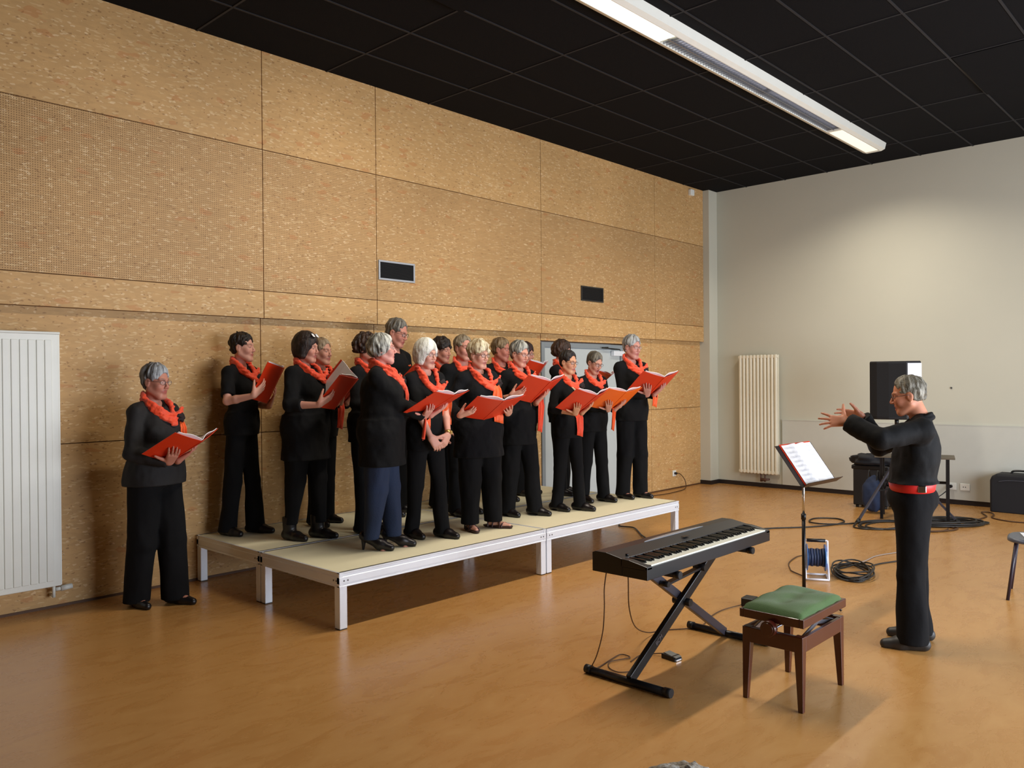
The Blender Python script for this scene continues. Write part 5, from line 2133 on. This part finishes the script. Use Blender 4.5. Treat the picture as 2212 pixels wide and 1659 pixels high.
SK = (206, 150, 130)
PEOPLE = [
    dict(label='woman in sheer charcoal blouse standing on the floor left of the stage',
         x=2.49, y=5.87, b=0, H=1.732, rz=-2.76, g=1.22, hair='short', haircol=((40, 34, 34), (178, 184, 190)), greyfront=.6, hp=dict(low=-.085, thick=.011, fringe=.078),
         head=(.08, .12, 0), glasses=True, skin=(190, 128, 108), top=M_SHEER, topname='blouse', hem=.86, hemw=1.04, loose=.018, shoe='flat',
         trousers=dict(knee=.086, hem=.092, z=.035), feet=((-.09, .10, .10), (.07, -.10, -.25)),
         tails=((-.11, 1.30, 1.13, .05),), scarfz=1.31,
         folder=dict(c=(.05, .33, 1.12), tilt=.50, yaw=.08, open=.36, label='open orange folder held low by the woman on the floor'), hands=('under', 'under')),
    dict(label='short-haired dark woman in black short-sleeved top at the left rear stage corner',
         x=3.29, y=6.10, b=.37, H=1.626, rz=-2.67, g=.93, sleeve='tee', hair='short', haircol=DARK, greyfront=0, hp=dict(low=-.06, fringe=.078, rough=.006, top=1.4),
         head=(.18, .02, 0), skin=(214, 158, 138), hem=.84, trousers=dict(knee=.070, hem=.078, z=.03), feet=((-.085, .08, .05), (.08, -.08, -.25)),
         tails=((-.10, 1.31, 1.12, .05),), shoe='shoe', topname='tee_shirt',
         folder=dict(c=(.02, .32, 1.20), tilt=1.12, yaw=.42, roll=-.15, open=.28, label='open orange folder held nearly upright before the dark-haired woman at the rear left corner'), hands=('low', 'edge')),
    dict(label='woman with dark bob and sunglasses on her hair, in black tunic and boots',
         x=3.52, y=5.53, b=.37, H=1.607, rz=-2.74, g=1.36, hair='bob', haircol=((26, 18, 16), (60, 44, 36)), greyfront=.1, hp=dict(low=-.095, fringe=.055),
         head=(.12, .10, 0), glasses='on_hair', skin=(204, 146, 126), top=M_CLOTH, topname='tunic', hem=.66, hemw=1.0, sleeve='three', shoe='boot',
         trousers=dict(knee=.068, hem=.056, z=.12), feet=((-.085, .08, .0), (.08, -.08, -.2)), tails=(),
         folder=dict(c=(-.02, .35, 1.13), tilt=.85, yaw=.1, roll=.55, open=.75, label='orange folder with white page showing, held by the woman with sunglasses on her hair'), hands=('under', 'edge'), brooch=True),
    dict(label='light-haired person half hidden behind the woman with sunglasses on her hair',
         x=3.97, y=6.0, b=.37, H=1.60, rz=-2.90, g=1.0, hair='short', haircol=SANDY, head=(.1, .05, 0), skin=(206, 150, 128), hem=.80,
         tails=((.0, 1.30, .88, .085),), tailm=M_SCARF,
         folder=dict(c=(-.04, .29, 1.14), tilt=.8, yaw=0, open=.3, label='orange folder behind the one held by the woman with sunglasses on her hair')),
    dict(label='dark-haired person almost hidden behind the woman in blue jeans, one ear showing',
         x=4.02, y=5.42, b=.37, H=1.61, rz=-2.70, g=1.1, hair='full', haircol=BROWN, greyfront=0, hp=dict(low=-.045, rough=.008), head=(.05, .05, 0), skin=(200, 140, 118), hem=.78, brooch=False,
         scarfm=M_SCARF, hands=(dict(W=(-.12, .34, 1.02), d=(.2, 1, .2), n=(0, 0, 1), t=(-1, 0, 0)), dict(W=(.20, .26, .98), d=(-.5, .8, .1), n=(0, 0, 1), t=(1, 0, 0)))),
    dict(label='grey-haired woman in black cardigan, blue jeans and high heels at the stage front',
         x=3.68, y=4.78, b=.37, H=1.572, rz=-2.40, g=1.38, hair='full', haircol=((74, 72, 66), (214, 214, 204)), greyfront=.55, hp=dict(low=-.06, fringe=.078, thick=.013),
         head=(.10, -.06, 0), glasses=True, rim=.0010, rimm=mat('pale_rim', (186, 170, 168), .3, metal=.5), skin=(218, 156, 142), mouth=.006, top=M_CLOTH, topname='cardigan', hem=.665, hemw=.98, loose=.018, shoe='flat', heel=.07, heelx=1,
         trousers=dict(name='jeans', m=M_JEAN, knee=.072, hem=.064, z=.06), feet=((-.07, .09, .05), (.06, -.06, -.15)),
         tails=((-.05, 1.28, .86, .055),), scarfz=1.30, tailm=M_SCARF,
         folder=dict(c=(-.02, .42, 1.05), tilt=.50, yaw=-.45, open=.14, label='wide open orange folder held flat in front of the grey-haired woman in jeans'), hands=('under', 'under')),
    dict(label='tallest man in rear row, black T-shirt with small orange chest emblem',
         x=4.72, y=5.93, b=.37, H=1.80, rz=-2.85, g=1.02, fem=False, hair='short', haircol=((70, 66, 60), (150, 146, 134)), greyfront=.3, hp=dict(fringe=.092, thick=.007), jaw=1.08,
         head=(.12, .32, 0), hf=.015, glasses=True, rim=.0019, rimm=mat('dark_rim', (30, 20, 18), .4), skin=(196, 132, 112), hem=.80, sleeve='tee', topname='tee_shirt', scarf=False, extra=(logo,),
         folder=dict(c=(.06, .28, 1.24), tilt=.75, yaw=.15, open=.15, label='dark orange folder read by the tallest man in the rear row'), hands=('under', 'edge')),
    dict(label='woman with white bobbed hair, bare forearms and hands clasped in front',
         x=4.165, y=4.85, b=.37, H=1.544, rz=3.13, g=1.02, hair='bob', haircol=WHITE, greyfront=.3, hp=dict(low=-.095, fringe=.055, thick=.020, fw=.050), head=(.12, .12, 0), glasses=True, rim=.0011,
         skin=(216, 160, 140), hem=.76, sleeve='tee', topname='tee_shirt', trousers=dict(knee=.064, hem=.064, z=.03), feet=((-.11, .10, .1), (.07, -.10, -.1)), shoe='shoe',
         tails=((-.13, 1.26, .98, .10), (.10, 1.22, .96, .05)), scarfz=1.26,
         hands=(dict(W=(-.060, .205, .765), d=(.62, .18, -.75), n=(.25, -1, .0), t=(.6, .35, .55), hint=(-.9, -.2, -.7), hp=dict(curl=(.35, .5, .3), spread=.05, thumb=(.6, .6, .1))),
                dict(W=(.100, .190, .770), d=(-.55, .20, -.8), n=(-.25, -1, .0), t=(-.6, .35, .5), hint=(.9, -.2, -.7), hp=dict(curl=(.3, .45, .3), spread=.05, thumb=(.6, .6, .1)))),
         extra=(watch(0, .027, mat('gold_watch', (214, 180, 110), .3, metal=.8)),)),
    dict(label='person with tousled dark hair half hidden behind the white-haired woman',
         x=5.29, y=5.93, b=.37, H=1.633, rz=-2.99, g=1.0, hair='curly', haircol=DARK, greyfront=0, head=(.1, .1, 0), skin=(196, 138, 118), hem=.8, brooch=False,
         hands=('hang', 'hang'), tails=()),
    dict(label='sandy-haired man with neat orange neckerchief, between white-haired and curly blonde women',
         x=5.12, y=5.44, b=.37, H=1.64, rz=3.0, g=1.08, fem=False, hair='short', haircol=((96, 84, 66), (168, 154, 130)), greyfront=.1, hp=dict(fringe=.09, thick=.008), head=(-.02, .04, 0), skin=(194, 134, 114),
         hem=.8, brooch=False, flare=0, scarfz=1.36, hands=('hang', 'hang'), tails=(), jaw=1.05),
    dict(label='woman with curly blonde hair, loose black top and strappy sandals at stage front',
         x=4.69, y=4.80, b=.37, H=1.546, rz=2.98, g=1.30, hair='curly', haircol=((128, 106, 72), (232, 222, 190)), greyfront=.35, head=(.22, .14, 0), glasses=True, skin=(214, 160, 138),
         top=M_CLOTH2, hem=.66, hemw=1.04, loose=.022, sleeve='long', shoe='sandal', shoem=M_SHOEB, barefeet=True, trousers=dict(knee=.085, hem=.082, z=.055), feet=((-.14, .04, .55), (.10, .02, -.25)),
         tails=((-.08, 1.32, .97, .11),), scarfz=1.30, flare=1.2, broochx=-.12,
         folder=dict(c=(.07, .31, .99), tilt=.52, yaw=.02, open=.20, label='open orange folder gripped at both edges by the woman with curly blonde hair'), hands=('edge', 'edge')),
    dict(label='man with brown-grey hair and turned head behind the salt-and-pepper haired woman',
         x=5.90, y=5.71, b=.37, H=1.65, rz=2.90, g=1.0, fem=False, hair='short', haircol=((86, 66, 44), (150, 128, 96)), greyfront=.2, head=(.6, .12, 0), skin=(176, 110, 92), hem=.8, brooch=False,
         flare=0, hands=('hang', 'hang'), tails=()),
    dict(label='woman with short salt-and-pepper hair and bare forearms right of the curly blonde woman',
         x=5.40, y=5.00, b=.37, H=1.574, rz=3.10, g=1.14, hair='short', haircol=SALT, greyfront=.45, hp=dict(fringe=.078, thick=.012), head=(.10, .22, 0), glasses=True, rim=.0010, skin=(206, 146, 124),
         hem=.70, sleeve='three', trousers=dict(knee=.076, hem=.076, z=.03), feet=((-.13, .10, .2), (.09, -.06, -.1)), tails=((-.13, 1.26, .82, .075),), tailm=M_SCARF,
         folder=dict(c=(.04, .31, 1.12), tilt=.64, yaw=.0, open=.30, label='open orange folder held by the woman with salt-and-pepper hair'), hands=('under', 'edge')),
    dict(label='dark-haired person in glasses, mostly hidden left of the grey door',
         x=6.43, y=5.87, b=.37, H=1.62, rz=-3.10, g=1.0, hair='full', haircol=((30, 12, 10), (60, 26, 20)), greyfront=0, head=(.35, .1, 0), glasses=True, skin=(196, 138, 118), hem=.8, brooch=False,
         tails=(), folder=dict(c=(.12, .26, 1.26), tilt=.95, yaw=.25, open=.3, label='orange folder raised before the grey door, left of the brown-haired woman')),
    dict(label='brown-haired woman before the grey door, behind the woman with bead necklace',
         x=6.70, y=5.58, b=.37, H=1.64, rz=-2.85, g=1.05, hair='full', haircol=BROWN, greyfront=0, hp=dict(low=-.06, fringe=.06), head=(.12, .10, 0), glasses=True, rim=.001, skin=(222, 168, 152), hem=.8,
         brooch=True, tails=(), folder=dict(c=(-.06, .42, 1.17), tilt=.70, yaw=0, open=.25, label='dark orange folder seen between the two short-haired singers at the right')),
    dict(label='short dark-haired woman with glasses and a pale double bead necklace',
         x=5.90, y=4.84, b=.37, H=1.495, rz=3.04, g=1.0, hair='short', haircol=((18, 13, 12), (44, 32, 28)), greyfront=0, hp=dict(fringe=.092, thick=.010, low=-.06), head=(.10, .16, 0), glasses=True, rim=.0016,
         skin=(206, 150, 116), hem=.78, sleeve='three', trousers=dict(knee=.064, hem=.066, z=.03), feet=((-.11, .08, .2), (.08, -.08, .0)), tails=((-.02, 1.25, .80, .10),),
         tailm=M_SCARF, extra=(necklace,), folder=dict(c=(.06, .30, 1.0), tilt=.58, yaw=.05, open=.32, label='orange folder held low by the woman with the bead necklace'), hands=('under', 'under')),
    dict(label='singer with cropped hair looking down open-mouthed in front of the grey door',
         x=6.49, y=5.00, b=.37, H=1.50, rz=2.95, g=1.02, fem=True, bust=.85, hair='cropped', haircol=((56, 50, 42), (128, 122, 108)), greyfront=.35, hp=dict(fringe=.082, thick=.008), head=(.05, .42, 0), hf=.02, mouth=.008,
         glasses=True, rim=.0015, skin=(196, 140, 118), hem=.8, sleeve='long', trousers=dict(knee=.070, hem=.070, z=.03), feet=((-.12, .06, .1), (.09, -.06, -.1)), tails=((-.06, 1.2, .82, .045),), brooch=False, flare=0,
         folder=dict(c=(-.02, .34, 1.015), tilt=.62, yaw=.0, open=.22, m=mat('bright_orange_card', (240, 104, 24), .42), label='bright orange folder held by the open-mouthed singer with cropped hair'), hands=('under', 'under')),
    dict(label='grey-haired woman in long-sleeved black top at the far right stage end',
         x=6.955, y=4.855, b=.37, H=1.674, rz=2.90, g=1.08, hair='short', haircol=((96, 94, 92), (186, 190, 190)), greyfront=.3, hp=dict(fringe=.078, low=-.065, thick=.011), head=(.12, .15, 0), glasses=True, rim=.0009,
         skin=(190, 134, 120), hem=.81, sleeve='long', trousers=dict(knee=.080, hem=.074, z=.035), feet=((-.10, .03, .1), (.09, -.03, .0)), shoe='flat', tails=((-.09, 1.28, .96, .07),), extra=(earring,),
         folder=dict(c=(-.03, .34, 1.15), tilt=.62, yaw=-.06, open=.34, label='orange folder held by the grey-haired woman at the far right of the stage'), hands=('under', 'under')),
    dict(label='conductor in black jacket and red belt raising both arms toward the choir',
         x=5.164, y=1.595, b=0, H=1.60, rz=.344, g=1.0, fem=False, hair='short', haircol=((88, 82, 68), (168, 164, 150)), greyfront=.1, hp=dict(fringe=.098, thick=.0075, low=-.045, fd=.105, fw=.067), jaw=1.05, lean=-.045, hf=.048,
         head=(0, .18, 0), mouth=.007, glasses=True, rim=.0014, skin=(204, 136, 104), top=M_JACKET, topname='jacket', hem=.968 / .941, hemw=.95, loose=.026, sleeve='long', sleeve_loose=.020, neckline=.05, scarf=False, brooch=False, armr=1.15,
         trousers=dict(g=1.2, knee=.082, hem=.090, z=.04), feet=((-.12, .02, .05), (.12, -.02, -.12)), shoe='shoe', shoem=mat('worn_black_leather', (44, 42, 40), .5),
         hands=(dict(W=(-.20, .345, 1.335), d=(.05, 1, .02), n=(.9, .1, -.5), t=(.3, -.1, 1), hint=(-.95, .0, -.5), hp=dict(curl=(.05, .12, .12), spread=.30, thumb=(.15, 1.0, .0), tcurl=-.1)),
                dict(W=(.17, .27, 1.35), d=(-.1, 1, .12), n=(-.9, .1, -.4), t=(-.3, -.1, 1), hint=(.5, -.1, -1), hp=dict(curl=(.15, .2, .2), spread=.12, thumb=(.6, .8, .1)))),
         extra=(belt, collar, watch(0, .031))),
]
PEOPLE.append(dict(label='seated spectator at the bottom edge, only the top of pale curly hair showing',
                   x=.70, y=.42, b=-.43, H=1.6095, rz=-.64, g=1.05, hair='curly', haircol=((206, 200, 190), (246, 244, 238)), greyfront=.2, head=(.1, .1, 0), skin=(206, 150, 128),
                   seat=.43, scarf=False, top=mat('grey_jumper', (92, 94, 104), .9, bump=.2), topname='jumper', hem=.84, feet=((-.10, .44, .05), (.10, .44, -.05)), tails=(),
                   hands=(dict(W=(-.13, .30, 1.02), d=(.1, 1, -.1), n=(0, 0, -1), t=(1, .2, 0)), dict(W=(.13, .30, 1.02), d=(-.1, 1, -.1), n=(0, 0, -1), t=(-1, .2, 0)))))
for P_ in PEOPLE:
    make_person(P_)

t = thing('stacking_chair', 'chair under the seated spectator at the bottom edge', 'chair', (.70, .42, 0), -.64)
MB().rbox(-.21, .21, -.20, .22, .385, .41, .03).build('seat', mat('grey_seat', (78, 84, 98), .35), t)
for sx in (-1, 1):
    for sy in (-1, 1):
        MB().cyl((sx * .17, sy * .17, .39), (sx * .20, sy * .21, 0), .011, n=8).build('leg', M_BLACKM, t)
MB().box(-.2, .2, -.245, -.225, .55, .80).build('backrest', mat('grey_seat', (78, 84, 98), .35), t, bevel=.006)
b = MB()
for sx in (-1, 1):
    b.cyl((sx * .18, -.19, .40), (sx * .18, -.235, .78), .01, n=8)
b.cyl((-.18, -.2, .40), (.18, -.2, .40), .01, n=8)
b.build('back_frame', M_BLACKM, t)
